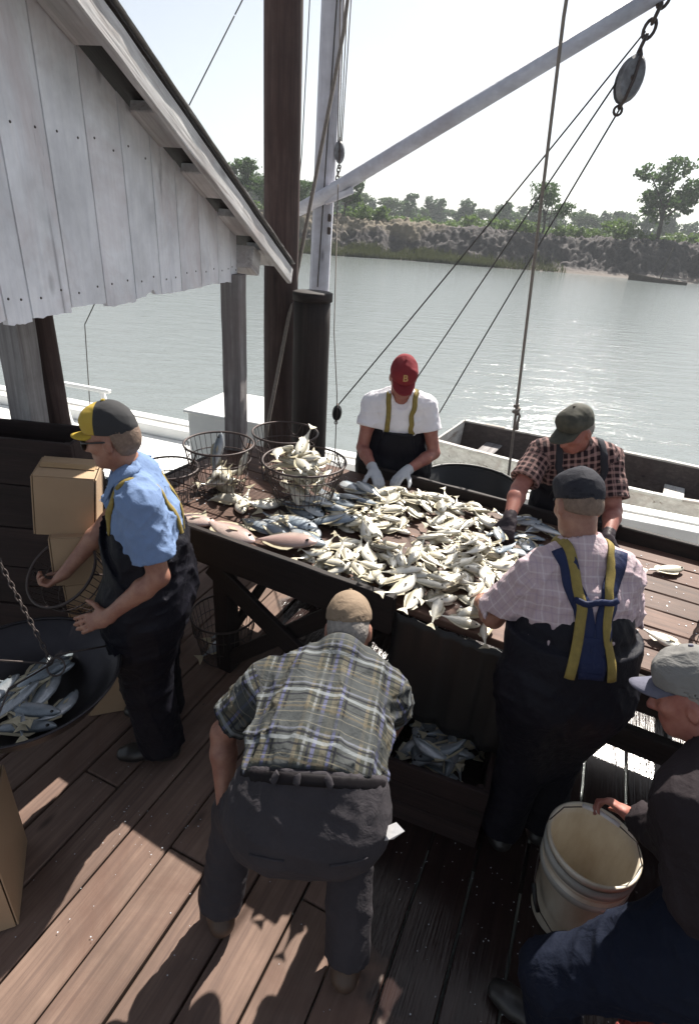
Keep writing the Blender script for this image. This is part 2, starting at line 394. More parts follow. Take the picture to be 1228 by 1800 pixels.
def tree_protos():
    out = {}
    def oak(seed, h, wd):
        g = random.Random(seed); blobs = []; segs = [((0, 0, -1), (g.uniform(-.3, .3), 0, h*.42), h*.032, h*.022)]
        top = segs[0][1]
        for i in range(9):
            a = i*2.4+g.uniform(-.4, .4); rr = wd*(.12+.38*g.random()); zz = h*(.45+.45*g.random())
            if i == 0: rr = 0; zz = h*.88
            c = (math.cos(a)*rr, math.sin(a)*rr, zz); s = wd*(.15+.12*g.random())
            blobs.append((*c, s, s, s*.72)); segs.append((top if i % 2 else (top[0], top[1], h*.3), c, h*.014, h*.004))
        return blobs, segs
    def pine(seed, h, wd):
        g = random.Random(seed); blobs = []; segs = [((0, 0, -1), (0, 0, h*.9), h*.02, h*.006)]
        for i in range(5):
            z = h*(.4+.14*i); s = wd*(.5-.07*i)*g.uniform(.8, 1.2); blobs.append((g.uniform(-.4, .4), g.uniform(-.4, .4), z, s, s, h*.1))
        return blobs, segs
    def bush(seed, h, wd):
        g = random.Random(seed); blobs = []; segs = [((0, 0, -.5), (0, 0, h*.5), .09, .04)]
        for i in range(6):
            blobs.append((g.uniform(-.4, .4)*wd, g.uniform(-.3, .3)*wd, h*g.uniform(.3, .7), wd*.3, wd*.3, h*.3))
        return blobs, segs
    for k, (fn, args, n, leaf, mt) in {'oak1': (oak, (1, 10, 9), 4200, .24, 'leaf_a'), 'oak2': (oak, (5, 10, 10), 3600, .24, 'leaf_a'), 'oak3': (oak, (9, 10, 8), 4200, .26, 'leaf_a'),
                                       'pine1': (pine, (2, 10, 6), 1300, .42, 'leaf_c'), 'pine2': (pine, (7, 10, 6.5), 1300, .42, 'leaf_c'),
                                       'bush1': (bush, (3, 3, 4), 1300, .2, 'leaf_b'), 'bush2': (bush, (4, 3, 5), 1300, .2, 'leaf_b')}.items():
        bl, sg = fn(*args); v, f = crown_mesh(bl, n, leaf, sum(map(ord, k)))
        cm = fast_mesh('crown', v, f); cm.materials.append(MAT[mt]); lv, lf = limb_mesh(sg); tm = fast_mesh('trunk', lv, lf, True); tm.materials.append(MAT['bark'])
        out[k] = (cm, tm)
    return out
TP = tree_protos()
def tree(kind, name, x, y, h, base, label, group=None, rz=0., wide=1.):
    o = bpy.data.objects.new(name, None); COL.objects.link(o); s = h/(3 if 'bush' in kind else 10)
    o.location = (x, y, base); o.scale = (s*wide, s*wide, s); o.rotation_euler = (0, 0, rz)
    for nm, me in zip(('crown', 'trunk'), TP[kind]): c = bpy.data.objects.new(nm, me); COL.objects.link(c); c.parent = o
    return tag(o, label, 'tree' if 'bush' not in kind else 'bush', group)
GZ = 3.0
tree('oak1', 'shade_tree', 41.5, 92, 11.0, GZ, 'large dark leafy tree at the right edge of the far bank', rz=1., wide=1.05)
tree('oak2', 'shade_tree', 24.6, 91, 6.6, GZ, 'lone open-crowned tree rising above the bank between the tackle lines', rz=.3, wide=.95)
tree('oak3', 'shade_tree', -17.8, 90, 6.9, GZ, 'tall leafy tree left of the big piling, its crown highest there', rz=2.)
tree('oak1', 'shade_tree', -14.4, 89, 4.9, GZ, 'rounded green tree close against the left side of the big piling', rz=4.)
tree('oak2', 'shade_tree', -9.6, 90, 4.6, GZ, 'green tree between the big piling and the white mast', rz=1.3)
tree('oak3', 'shade_tree', -3.9, 91, 5.9, GZ, 'leafy tree just right of the mast behind the boom foot', rz=5.)
tree('bush2', 'bush', 35.0, 90, 3.1, GZ+.2, 'round green bush left of the large tree on the right', rz=1.)
for i, (x, y, h) in enumerate([(27.6, 90, 2.1), (30.3, 91, 1.9), (22.0, 91, 2.3), (19.0, 90, 2.2), (32.6, 92, 1.8), (1.2, 92, 2.7), (-1.0, 90, 2.9), (38.5, 88, 1.7)]):
    tree('bush1' if i % 2 else 'bush2', 'bush', x, y, h, GZ-.1, 'low green scrub bush along the crest of the far bank', 'scrub bushes on the far bank', rz=i*1.7)
rr = random.Random(11)
for i in range(80):
    x = -46+i*1.95+rr.uniform(-1.2, 1.2); y = 185+rr.uniform(-18, 25); h = rr.uniform(7.6, 11.6)*(1.12 if 8 < i < 22 else .92)
    tree(('pine1', 'pine2', 'oak3', 'pine1')[i % 4], 'background_tree', x*1.15, y, h, 1.5, 'distant tree in the long hazy treeline behind the far bank', 'distant treeline trees', rz=rr.uniform(0, 6), wide=rr.uniform(1., 1.35))
for i in range(34):
    x = -30+i*2.6+rr.uniform(-1, 1); tree('bush1' if i % 2 else 'bush2', 'bush', x*1.1, rr.uniform(100, 125), rr.uniform(2.2, 3.6), 2.3, 'scrubby bush in the hazy thicket between bank and treeline', 'bushes below the treeline', rz=rr.uniform(0, 6), wide=1.3)
# utility pole on the skyline
up_ = thing('utility_pole', (33.5, 120, 2.7), 'thin wooden utility pole with crossarm on the skyline left of the right tree', 'pole')
tube('shaft', [(33.5, 120, 2.0), (33.5, 120, 8.3)], .12, MAT['bark'], up_, 6); beam('crossarm', (32.7, 120, 7.7), (34.3, 120, 7.7), .12, .12, MAT['bark'], up_)
# small boat lying at the far shore
fb = thing('far_boat', (35.4, 73.6, WZ), 'small dark boat with a bare mast moored at the far shore', 'boat')
def hull(L, W, H, n=14, sheer=.15, transom=.7, flare=.8, thick=.04):
    """open boat hull along local X from stern 0 to bow L: outer + inner skins; returns verts, faces"""
    st = []
    for i in range(n+1):
        t = i/n; half = W/2*(transom+(1-transom)*math.sin(min(1, t*2.2)*math.pi/2))*(1 if t < .55 else max(.02, math.cos((t-.55)/.45*math.pi/2)**.8))
        z = H + sheer*t*t; st.append((t*L, half, z))
    v = []; f = []
    for (x, hf, z) in st:
        v += [(x, -hf, z), (x, -hf*flare, 0), (x, hf*flare, 0), (x, hf, z), (x, hf-min(thick, hf*.5), z), (x, max(0, hf*flare-thick), thick*2), (x, -max(0, hf*flare-thick), thick*2), (x, -hf+min(thick, hf*.5), z)]
    for i in range(n):
        for k in range(8):
            a = i*8+k; b = i*8+(k+1) % 8; f.append((a, b, b+8, a+8))
    f.append((7, 6, 5, 4, 3, 2, 1, 0)); return v, f, st
v, f, _ = hull(6.4, 1.6, .4, 14, .55); Rm = Matrix.Translation((5.6, -2.9, 0)) @ Matrix.Rotation(math.radians(152), 4, 'Z')
me = fast_mesh('hull', [Matrix.Translation((31.6, 74.2, WZ-.12)) @ Rm @ Vector(q) for q in v], f); link('hull', me, MAT['skiff_in'], fb)
tube('mast', [(34.6, 72.7, -.6), (35.0, 72.5, 2.8)], .07, MAT['bark'], fb, 6)
beam('gunwale', Matrix.Translation((31.6, 74.2, WZ-.12)) @ Rm @ Vector((.1, -.66, .58)), Matrix.Translation((31.6, 74.2, WZ-.12)) @ Rm @ Vector((3.6, -.80, .66)), .1, .05, MAT['skiff_paint'], fb)

# ================================================================ pier deck
A26 = math.radians(22.5)
DU = Vector((math.sin(A26), math.cos(A26), 0)); DW = Vector((math.cos(A26), -math.sin(A26), 0))
deck = bpy.data.objects.new('deck', None); COL.objects.link(deck); tag(deck, kind='structure'); deck['_w'] = (0., 0., 0.)
PW = .2
EDGE = lambda x: 4.2-.45*x
def plank_lim(o):
    """forward end of a plank whose centreline starts at o, at the pier edge"""
    # o + s*DU : y = 4.2-.45x
    return (4.2-.45*o.x-o.y)/(DU.y+.45*DU.x)
k0 = -14
for k in range(k0, 22):
    off = k*PW-.061; o = DW*off; s1 = plank_lim(o)+random.uniform(-.03, .03); s0 = -2.4
    cut = random.uniform(.2, 2.6)
    gap = random.uniform(.006, .014)
    for (a, b) in ((s0, cut-.004), (cut+.004, s1)) if k % 3 == 1 else ((s0, s1),):
        dz = random.uniform(-.004, .002)
        beam('plank', o+DU*a+Vector((0, 0, -.025+dz)), o+DU*b+Vector((0, 0, -.025+dz)), PW-gap, .05, MAT['deck'], deck, bev=.005)
for s in (-1.2, .3, 1.8, 3.2):
    beam('joist', DW*-3.0+DU*s+Vector((0, 0, -.16)), DW*4.4+DU*s+Vector((0, 0, -.16)), .12, .2, MAT['dark_wood'], deck)
beam('fascia', Vector((-2.9, EDGE(-2.9)-.09, -.17)), Vector((3.9, EDGE(3.9)-.09, -.17)), .05, .2, MAT['dark_wood'], deck)
# nail heads in pairs where planks cross the joists
nb = box_geo(.008, .008, .003); nme = bm_mesh('nail', nb); nme.materials.append(MAT['iron'])
for k in range(-8, 8):
    for s in (.3, 1.8):
        for q in (-.06, .07):
            o = DW*(k*PW-.061+q+random.uniform(-.01, .01))+DU*(s+random.uniform(-.02, .02)); link('nail', nme, None, deck, (o.x, o.y, .0015))

# ================================================================ boat shed gable
SA = Vector((-1.149, 1.885, 0)); ST = Vector((.1635, .98654, 0)); SN = Vector((.98654, -.1635, 0))
def SP(s, n=0., z=0.): return SA+ST*s+SN*n+Vector((0, 0, z))
def rooftop(s): return 2.135+.412*(2.53-s)
shed = thing('boat_shed', SP(1, -.5, 2.05), 'white boarded gable of an open shed over the left side of the deck', 'shed')
NAILS = []
edges = [-.75, -.5, -.26, -.03, .09, .305, .53, .76, .99, 1.205, 1.445, 1.68, 1.87, 1.975]
for a, b in zip(edges[:-1], edges[1:]):
    g = .004; zb = 2.05+random.uniform(-.012, .01); th = .02
    zt = lambda s: rooftop(s)-.055
    nb_ = 9; prof = []
    rot_ = random.random() < .22; rp = random.randrange(1, nb_-1)
    for i in range(nb_+1):
        q = i/nb_; prof.append((a+g+(b-a-2*g)*q, zb+random.uniform(-.004, .004)+(random.uniform(.012, .03) if rot_ and abs(i-rp) < 2 else 0)))
    prof += [(b-g, zt(b)), (a+g, zt(a))]; m = len(prof)
    vs = [SP(s_, 0., z_) for s_, z_ in prof]+[SP(s_, -th, z_) for s_, z_ in prof]
    fs = [tuple(range(m-1, -1, -1)), tuple(range(m, 2*m))]+[(i, (i+1) % m, (i+1) % m+m, i+m) for i in range(m)]
    for zz in (2.12, 2.62):
        for q in (.25, .75):
            if zz < zt(b)-.05: NAILS.append(SP(a+(b-a)*q+random.uniform(-.01, .01), .001, zz+random.uniform(-.015, .015)))
    # local X along the grain (vertical): build around the board centre
    c = SP((a+b)/2, -th/2, (zb+zt((a+b)/2))/2); Fm = Matrix((Vector((0, 0, 1)), ST, Vector((0, 0, 1)).cross(ST))).transposed()
    lv = [Fm.inverted() @ (Vector(q)-c) for q in vs]
    link('board', fast_mesh('board', lv, fs), MAT['white_board'], shed, c, Fm.to_euler())
nl = fast_mesh('nail', *lathe_geo([(0, .0015), (.004, .001), (.0045, -.001)], 8)); nl.materials.append(MAT['iron'])
for p in NAILS: link('nail', nl, None, shed, p, SN.to_track_quat('Z', 'Y').to_euler())
def slab(name, s0, s1, n0, n1, dz0, dz1, mat, par):
    """a piece parallel to the roof slope, offsets measured from rooftop()"""
    a = SP((s0+s1)/2, (n0+n1)/2, 0); za = rooftop(s0)+(dz0+dz1)/2; zb = rooftop(s1)+(dz0+dz1)/2; m = (n0+n1)/2
    p = SP(s0, m, za); q = SP(s1, m, zb)
    return beam(name, p, q, abs(n1-n0), abs(dz1-dz0)*.925, mat, par, bev=.004, rough=.002)
slab('roof_deck', -1.0, 2.50, -2.6, .205, -.022, .0, MAT['dark_wood'], shed)
slab('roofing', -1.0, 2.54, -2.6, .215, .004, .014, MAT['shingle'], shed)
slab('rake_board', -1.0, 2.53, .165, .20, -.135, -.025, MAT['white_trim'], shed)
for s0 in (-.6, -.14, .29, .845, 1.27, 1.70, 2.13):
    slab('lookout', s0, s0+(.235 if s0 < 2.1 else .26), .003, .162, -.075, -.026, MAT['white_trim'], shed)
slab('eave_board', 1.99, 2.12, -.06, .10, -.24, -.09, MAT['white_trim'], shed)
# ragged tar paper lip on the roof edge
for i in range(26):
    s = -.2+i*.105; ds = random.uniform(.05, .1); dz = random.uniform(.0, .006); p = SP(s, .195, rooftop(s)+.008+dz); beam('shingle', p, SP(s+ds, .195+random.uniform(-.006, .006), rooftop(s+ds)+.008+dz), .03, .012, MAT['shingle'], shed, bev=.001)
post = thing('shed_post', (-.86, 3.8, 0), 'square grey white post under the corner of the shed', 'post')
beam('shaft', (-.86, 3.8, 0), (-.846, 3.80, 2.09), .125, .125, MAT['old_post'], post, up=(.2, 1, 0), rough=.002)
post2 = thing('shed_post', (-1.70, 2.72, 0), 'pale weathered post at the far left edge under the shed', 'post')
beam('shaft', (-1.735, 2.72, 0), (-1.64, 2.72, 2.2), .125, .125, MAT['old_post'], post2, up=(.2, 1, 0), rough=.003)
# pilings
def piling(name, x, y, z0, z1, r0, r1, mat, label, lean=(0, 0), cap=True):
    t = thing(name, (x, y, z0), label, 'piling'); n = 20; m = 16; vs = []; fs = []
    for i in range(m+1):
        q = i/m; z = (z1-z0)*q; rr_ = r0+(r1-r0)*q
        for k in range(n):
            a = 2*math.pi*k/n; r2 = rr_*(1+.03*math.sin(3*a+q*4+x)+random.uniform(-.012, .012)); vs.append((lean[0]*q+r2*math.cos(a), lean[1]*q+r2*math.sin(a), z))
    for i in range(m):
        for k in range(n): fs.append((i*n+k, i*n+(k+1) % n, (i+1)*n+(k+1) % n, (i+1)*n+k))
    fs.append(tuple(range(m*n, (m+1)*n)))
    # rotate so the grain (local X) is vertical
    R = Matrix.Rotation(-math.pi/2, 3, 'Y'); lv = [R.inverted() @ Vector(q) for q in vs]
    o = link('shaft', fast_mesh('shaft', lv, fs, True), mat, t, (x, y, z0), R.to_euler())
    return t
piling('tall_piling', -.662, 4.6, -2.2, 4.6, .142, .122, MAT['pole'], 'tall brown piling rising out of the top of the picture', (.004, 0))
p2 = piling('short_piling', -.36, 4.32, -2.2, 1.955, .15, .135, MAT['dark_wood'], 'short black piling with flat top in front of the white mast', (-.025, 0))
lathe('top_collar', [(.128, 1.90), (.146, 1.905), (.147, 1.962), (.13, 1.968), (.0, 1.966)], MAT['dark_wood'], p2, 20, (-.385, 4.32, 0))
piling('short_piling', -1.645, 2.92, -2.2, 2.2, .072, .068, MAT['pole'], 'slim brown piling at the far left beside the weathered post', (-.005, 0))

# ================================================================ workboat alongside, with mast and boom
BD = Vector((.953, -.303, 0)); BN = Vector((-.303, -.953, 0))         # along the boat to the right; towards the pier
BO = Vector((-2.1, 6.89, 0))
def BP(s, n, z): return BO+BD*s+BN*n+Vector((0, 0, z))
wb = thing('workboat', BP(3, .9, WZ), 'white wooden workboat moored along the pier behind the table', 'boat')
def quadslab(name, pts, th, mat, par):
    n = len(pts); vs = [Vector(p) for p in pts]+[Vector(p)-Vector((0, 0, th)) for p in pts]
    fs = [tuple(range(n)), tuple(range(2*n-1, n-1, -1))]+[(i, i+n, (i+1) % n+n, (i+1) % n) for i in range(n)]
    return link(name, fast_mesh(name, vs, fs), mat, par)
for i, (n0, n1, z, mt) in enumerate([(-.03, .13, .02, 'white_paint'), (.138, .29, .0, 'skiff_paint'), (.298, .44, .0, 'white_paint')]):
    beam('washboard', BP(-4.5, (n0+n1)/2, z-.02), BP(8, (n0+n1)/2, z-.02), n1-n0, .035, MAT[mt], wb, up=(0, 0, 1))
beam('coaming', BP(-4.5, .455, .0), BP(8, .455, .0), .02, .13, MAT['white_paint'], wb)
beam('hull_side', BP(-4.5, .0, -.58), BP(8, .0, -.58), .05, 1.05, MAT['white_paint'], wb)
beam('inner_side', BP(-4.5, .47, -.28), BP(8, .47, -.28), .02, .42, MAT['skiff_in'], wb)
beam('hull_side', BP(-4.5, 1.72, -.62), BP(8, 1.72, -.62), .05, .9, MAT['white_paint'], wb)
quadslab('cockpit_floor', [BP(2.6, .48, -.45), BP(2.6, 1.7, -.45), BP(8, 1.7, -.45), BP(8, .48, -.45)], .03, MAT['skiff_in'], wb)
quadslab('foredeck', [BP(-4.5, .475, -.06), BP(-4.5, 1.72, -.06), BP(2.55, 1.72, -.06), BP(2.55, .475, -.06)], .03, MAT['white_paint'], wb)
eb = box_geo(1.0, .78, .72, .012); link('engine_box', bm_mesh('engine_box', eb), MAT['white_paint'], wb, BP(1.38, .98, .30), (0, 0, math.atan2(BD.y, BD.x)))
eb = box_geo(1.06, .84, .03, .008); link('box_lid', bm_mesh('box_lid', eb), MAT['white_paint'], wb, BP(1.38, .98, .677), (0, 0, math.atan2(BD.y, BD.x)))
# windscreen frame glimpsed at the far left
for s in (-1.9, -1.25, -.6):
    beam('screen_stanchion', BP(s, .75, -.04), BP(s-.12, .75, .5), .05, .05, MAT['white_paint'], wb, up=(0, 1, 0))
beam('screen_rail', BP(-2.1, .75, .5), BP(-.6, .75, .5), .06, .04, MAT['white_paint'], wb)
beam('mast', (-.458, 5.5, -.5), (-.402, 5.5, 4.7), .172, .15, MAT['mast_paint'], wb, up=(0, 1, 0), bev=.02)
tube('boom', [(-.64, 5.47, 2.50), (-.40, 5.38, 2.625), (1.62, 4.26, 3.757)], [.05, .058, .05], MAT['mast_paint'], wb, 12)
beam('boom_jaw', (-.40, 5.365, 2.575), (-.17, 5.22, 2.668), .03, .05, MAT['mast_paint'], wb)
for zz in (2.36, 2.46): beam('mast_bolt', (-.36, 5.41, zz), (-.36, 5.395, zz), .03, .06, MAT['iron'], wb)
tube('mast_line', [(-.35, 5.40, 4.7), (-.40, 5.405, 3.2), (-.44, 5.405, 1.9)], .006, MAT['dark_rope'], wb, 5)
# skiff lying outboard
sk_ = thing('skiff', (2.6, 7.8, WZ), 'worn white open wooden skiff tied outside the workboat', 'boat')
v, f, st = hull(5.2, 1.45, .72, 16, .12, .86, .85, .03)
Rk = Matrix.Translation((1.50, 8.42, WZ-.05)) @ Matrix.Rotation(math.radians(-28.5), 4, 'Z')
def half(vv, ff, sel): return [q for i, q in enumerate(ff) if sel(i)]
fo = [q for i, q in enumerate(f) if i == len(f)-1 or (i % 8) in (0, 1, 2)]; fi = [q for i, q in enumerate(f[:-1]) if (i % 8) in (3, 4, 5, 6, 7)]
link('hull', fast_mesh('hull', [Rk @ Vector(q) for q in v], fo), MAT['skiff_paint'], sk_)
link('inside', fast_mesh('inside', [Rk @ Vector(q) for q in v], fi), MAT['skiff_in'], sk_)
for sg in (-1, 1):
    pts = [Rk @ Vector((x, sg*(hf+.01), z+.012)) for x, hf, z in st[:12]]
    for i in range(0, 11): beam('gunwale', pts[i], pts[i+1], .085, .03, MAT['skiff_paint'], sk_)
beam('transom', Rk @ Vector((-.012, -.60, .44)), Rk @ Vector((-.012, .60, .44)), .03, .62, MAT['skiff_paint'], sk_)
for x in (.55, 1.9, 3.2):
    hw = .60; beam('thwart', Rk @ Vector((x, -hw, .46)), Rk @ Vector((x, hw, .46)), .26, .03, MAT['old_post'] if x < 1 else MAT['skiff_paint'], sk_)
quadslab('floorboards', [Rk @ Vector(q) for q in ((.05, -.55, .16), (3.4, -.55, .16), (3.4, .55, .16), (.05, .55, .16))], .02, MAT['old_post'], sk_)
tb_ = thing('fish_tub', (.86, 3.74, 0), 'big round black tub behind the table between the two standing men', 'tub')
lathe('body', [(.30, 0), (.35, .79), (.365, .80), (.36, .77), (.335, .76), (.29, .05), (0, .05)], MAT['black'], tb_, 36, (.86, 3.74, 0))
tube('rim', ring_pts((.86, 3.74, .8), .362, 40), .012, MAT['black'], tb_, 8, True)

# ================================================================ lines and tackle
def rope(name, pts, r_, mat, label, cat='rope', group=None, sag=0.):
    if sag and len(pts) == 2:
        a, b = Vector(pts[0]), Vector(pts[1]); pts = [a.lerp(b, i/12)+Vector((0, 0, -sag*4*(i/12)*(1-i/12))) for i in range(13)]
    o = tube(name, pts, r_, mat, None, 7); return tag(o, label, cat, group)
BLK = Vector((1.508, 4.3, 3.317))
rope('tackle_line', [(1.535, 4.3, 3.55), (-.165, 4.52, 1.075)], .0055, MAT['dark_rope'], 'topmost of the three tackle lines slanting down from the hanging block', 'rope', sag=.02)
rope('tackle_line', [BLK+Vector((-.075, 0, -.02)), (.472, 5.4, 1.0), (.40, 5.47, .85)], .006, MAT['dark_rope'], 'middle tackle line from the hanging block down behind the red cap')
rope('tackle_line', [BLK+Vector((.0, 0, -.11)), (.796, 5.2, .915), (.50, 5.56, .02)], .006, MAT['dark_rope'], 'lowest of the three tackle lines slanting down from the hanging block')
rope('hanging_rope', [(.93, 3.9, 3.9), (.944, 3.9, 3.476), (1.184, 4.1, 1.272), (1.259, 4.2, .703), (1.29, 4.22, .1)], .0105, MAT['rope'], 'pale rope hanging steeply beside the man in the checked shirt', 'rope')
kn = thing('rope_knot', (1.184, 4.1, 1.24), 'frayed knot tied on the pale hanging rope', 'knot')
for i in range(5):
    a = i*1.3; pts = [(1.184+.02*math.cos(a+q)*(1-.04*q), 4.1+.02*math.sin(a+q), 1.235+.01*i+.006*q) for q in np.linspace(0, 6.2, 12)]
    tube('turn', pts, .011, MAT['rope'], kn, 6)
tube('loose_end', [(1.195, 4.09, 1.26), (1.215, 4.09, 1.23), (1.21, 4.09, 1.17), (1.215, 4.09, 1.12)], [.011, .01, .011, .014], MAT['rope'], kn, 6)
rope('mast_stay', [(-.27, 5.2, 4.0), (-.307, 5.2, 3.648), (-.695, 4.2, .959), (-.72, 4.15, .7)], .0145, MAT['rope'], 'thick pale rope running from the mast top down to the baskets', 'rope')
rope('guy_wire', [(-1.375, 6.5, 4.031), (-1.876, 6.5, 3.269), (-3.2, 6.6, 1.2), (-3.3, 6.6, .0)], .006, MAT['dark_rope'], 'thin guy wire slanting above the shed roof', 'wire')
rope('guy_wire', [(-1.37, 6.5, 4.04), (-.8, 6.5, 4.9)], .006, MAT['dark_rope'], 'thin guy wire continuing up out of the picture above the shed', 'wire')
rope('thin_line', [(-.55, 5.3, 4.4), (-.60, 5.3, 2.9), (-.66, 5.3, 2.2)], .004, MAT['dark_rope'], 'thin slanting line between the tall piling and the mast', 'rope')
rope('thin_line', [(-.29, 5.2, 2.70), (-.245, 4.9, 1.6), (-.175, 4.55, 1.15), (-.16, 4.5, .6)], .0045, MAT['rope'], 'thin line hanging down right of the short black piling', 'rope')
for i, dx in enumerate((-.035, -.012, .012, .035)):
    rope('halyard', [(-.318+dx*1.6, 5.4+dx*.2, 4.5), (-.304+dx*.45, 5.4, 3.01)], .0045, MAT['rope'], ('leftmost', 'second from left', 'third from left', 'rightmost')[i]+' of four thin falls above the small grey block by the mast', 'rope')
def chain(parent, a, b, n, r_, tr, mat):
    a, b = Vector(a), Vector(b); L = (b-a).length/n; F = frame(b-a)
    for i in range(n):
        c = a.lerp(b, (i+.5)/n); pts = []
        for q in range(14):
            an = 2*math.pi*q/14; p = Vector((math.cos(an)*L*.66, math.sin(an)*r_, 0))
            if i % 2: p = Vector((p.x, 0, p.y))
            pts.append(c+F @ p)
        tube('link', pts, tr, mat, parent, 6, True)
def block(name, c, ax, ln, wd, th, label, mat):
    """a pulley block: shell cheeks, sheave, strap, becket; ax = long axis, F"""
    t = thing(name, c, label, 'pulley block'); F = frame(ax, (0, -1, .15)); c = Vector(c)
    for s in (-1, 1):
        vs = []; fs = []; n = 20
        for (k, sc) in ((0, 1.), (1, .82)):
            for q in range(n):
                an = 2*math.pi*q/n; vs.append(c+F @ Vector((math.cos(an)*ln/2*sc, math.sin(an)*wd/2*sc, s*(th*.22+k*th*.28))))
        for q in range(n): fs.append((q, (q+1) % n, n+(q+1) % n, n+q))
        fs.append(tuple(range(n-1, -1, -1))); fs.append(tuple(range(n, 2*n)))
        link('cheek', fast_mesh('cheek', vs, fs), mat, t)
    vs, fs = lathe_geo([(0, -th*.18), (wd*.40, -th*.18), (wd*.33, 0), (wd*.40, th*.18), (0, th*.18)], 20)
    link('sheave', fast_mesh('sheave', [c+F @ Vector(q) for q in vs], fs, True), MAT['iron'], t)
    tube('pin', [c-(F @ Vector((0, 0, th*.56))), c+(F @ Vector((0, 0, th*.56)))], wd*.09, MAT['iron'], t, 10)
    tube('strap', [c+F @ Vector(q) for q in ((-ln*.62, 0, 0), (-ln*.45, 0, th*.53), (0, wd*.05, th*.56), (ln*.45, 0, th*.53), (ln*.6, 0, 0))], wd*.06, MAT['iron'], t, 6)
    e = c+F @ Vector((ln*.64, 0, 0)); tube('becket', [e+F @ Vector((math.cos(q)*wd*.16, math.sin(q)*wd*.16, 0)) for q in np.linspace(0, 6.28, 12, endpoint=False)], wd*.055, MAT['iron'], t, 6, True)
    return t
bk = block('pulley_block', BLK, (-.16, 0, -1), .25, .155, .11, 'grey oval pulley block hanging on a chain at top right', MAT['block'])
ch = thing('hoist_chain', (1.53, 4.3, 3.47), 'short iron chain of big links above the oval block', 'chain')
chain(ch, (1.525, 4.3, 3.455), (1.60, 4.28, 3.735), 4, .03, .011, MAT['iron'])
b2 = block('small_block', (-.302, 5.4, 2.94), (.04, 0, -1), .16, .085, .08, 'small dark block hanging beside the white mast', MAT['block'])
ch2 = thing('small_chain', (-.30, 5.38, 2.73), 'short chain joining the small block to the boom foot', 'chain'); chain(ch2, (-.30, 5.39, 2.83), (-.315, 5.34, 2.68), 5, .014, .005, MAT['iron'])
block('snatch_block', (-.165, 4.5, 1.02), (-.05, 0, -1), .13, .08, .06, 'small black pulley lashed to the right side of the short piling', MAT['black'])
# ================================================================ sorting tables
TO = Vector((-.92, 2.6, 0)); A25 = math.radians(26)
E1 = Vector((math.cos(A25), -math.sin(A25), 0)); E2 = Vector((math.sin(A25), math.cos(A25), 0)); TZ = .92
def TPT(u, v, z=TZ): return TO+E1*u+E2*v+Vector((0, 0, z))
tab = thing('sorting_table', TPT(.9, .6, 0), 'long wooden fish sorting table heaped with pale fish', 'table')
LU = 1.93
n = 6; wv = 1.24/n
for i in range(n):
    beam('plank', TPT(-.5, (i+.5)*wv, TZ-.02), TPT(LU, (i+.5)*wv, TZ-.02), wv-.006, .04, MAT['table'], tab, bev=.004)
beam('front_board', TPT(-.51, -.022, TZ-.055), TPT(1.29, -.022, TZ-.045), .04, .20, MAT['dark_wood'], tab, bev=.006, rough=.003)
beam('front_apron', TPT(1.30, -.016, TZ-.125), TPT(LU, -.016, TZ-.125), .03, .16, MAT['dark_wood'], tab)
beam('back_board', TPT(.45, 1.262, TZ-.02), TPT(LU+.1, 1.262, TZ-.02), .035, .17, MAT['dark_wood'], tab, rough=.003)
beam('end_board', TPT(-.522, .0, TZ-.06), TPT(-.522, 1.24, TZ-.06), .035, .12, MAT['dark_wood'], tab)
for u in (-.42, .26, 1.1, 1.86):
    for v in (.07, 1.16):
        beam('leg', TPT(u, v, .0), TPT(u, v, TZ-.045), .1, .1, MAT['dark_wood'], tab, up=E2)
    beam('bearer', TPT(u, .02, TZ-.09), TPT(u, 1.22, TZ-.09), .06, .09, MAT['dark_wood'], tab)
beam('brace', TPT(.22, .005, .74), TPT(1.12, .005, .20), .035, .12, MAT['dark_wood'], tab, up=(0, 0, 1))
beam('brace', TPT(.30, .05, .10), TPT(1.02, .05, .76), .03, .09, MAT['dark_wood'], tab)
beam('brace', TPT(.26, .12, .25), TPT(.26, 1.12, .72), .03, .08, MAT['dark_wood'], tab)
beam('stretcher', TPT(.26, 1.16, .33), TPT(1.86, 1.16, .33), .04, .09, MAT['dark_wood'], tab)
# black rubber apron hanging off the open front of the table
sk_v = []; sk_f = []; nu, nz = 22, 12
for i in range(nu+1):
    for j in range(nz+1):
        u = 1.30+.66*i/nu; d = j/nz
        sk_v.append(TPT(u, -.04-.03*d-.014*math.sin(u*38+d*2)*d-.008*math.sin(u*71), TZ-.015-.52*d))
for i in range(nu):
    for j in range(nz): a = i*(nz+1)+j; sk_f.append((a, a+1, a+nz+2, a+nz+1))
skirt = link('rubber_skirt', fast_mesh('rubber_skirt', sk_v, sk_f, True), MAT['black'], tab)
so_ = skirt.modifiers.new('t', 'SOLIDIFY'); so_.thickness = .004
tab2 = thing('packing_table', TPT(2.6, .7, 0), 'plank table with wet boards at the right edge', 'table')
n = 7; wv = 1.12/n
for i in range(n):
    beam('plank', TPT(2.03, .15+(i+.5)*wv, TZ-.02), TPT(3.3, .15+(i+.5)*wv, TZ-.02), wv-random.uniform(.004, .009), .04, MAT['table'], tab2, bev=.005, rough=.0015)
beam('front_rail', TPT(2.03, .125, TZ-.10), TPT(3.3, .125, TZ-.10), .04, .16, MAT['dark_wood'], tab2)
beam('back_rail', TPT(2.03, 1.29, TZ-.02), TPT(3.3, 1.29, TZ-.02), .035, .2, MAT['dark_wood'], tab2)
beam('front_stretcher', TPT(1.95, .16, .55), TPT(3.3, .16, .55), .05, .12, MAT['dark_wood'], tab2)
for u in (2.1, 2.62, 3.2):
    for v in (.2, 1.2): beam('leg', TPT(u, v, 0), TPT(u, v, TZ-.045), .09, .09, MAT['dark_wood'], tab2, up=E2)

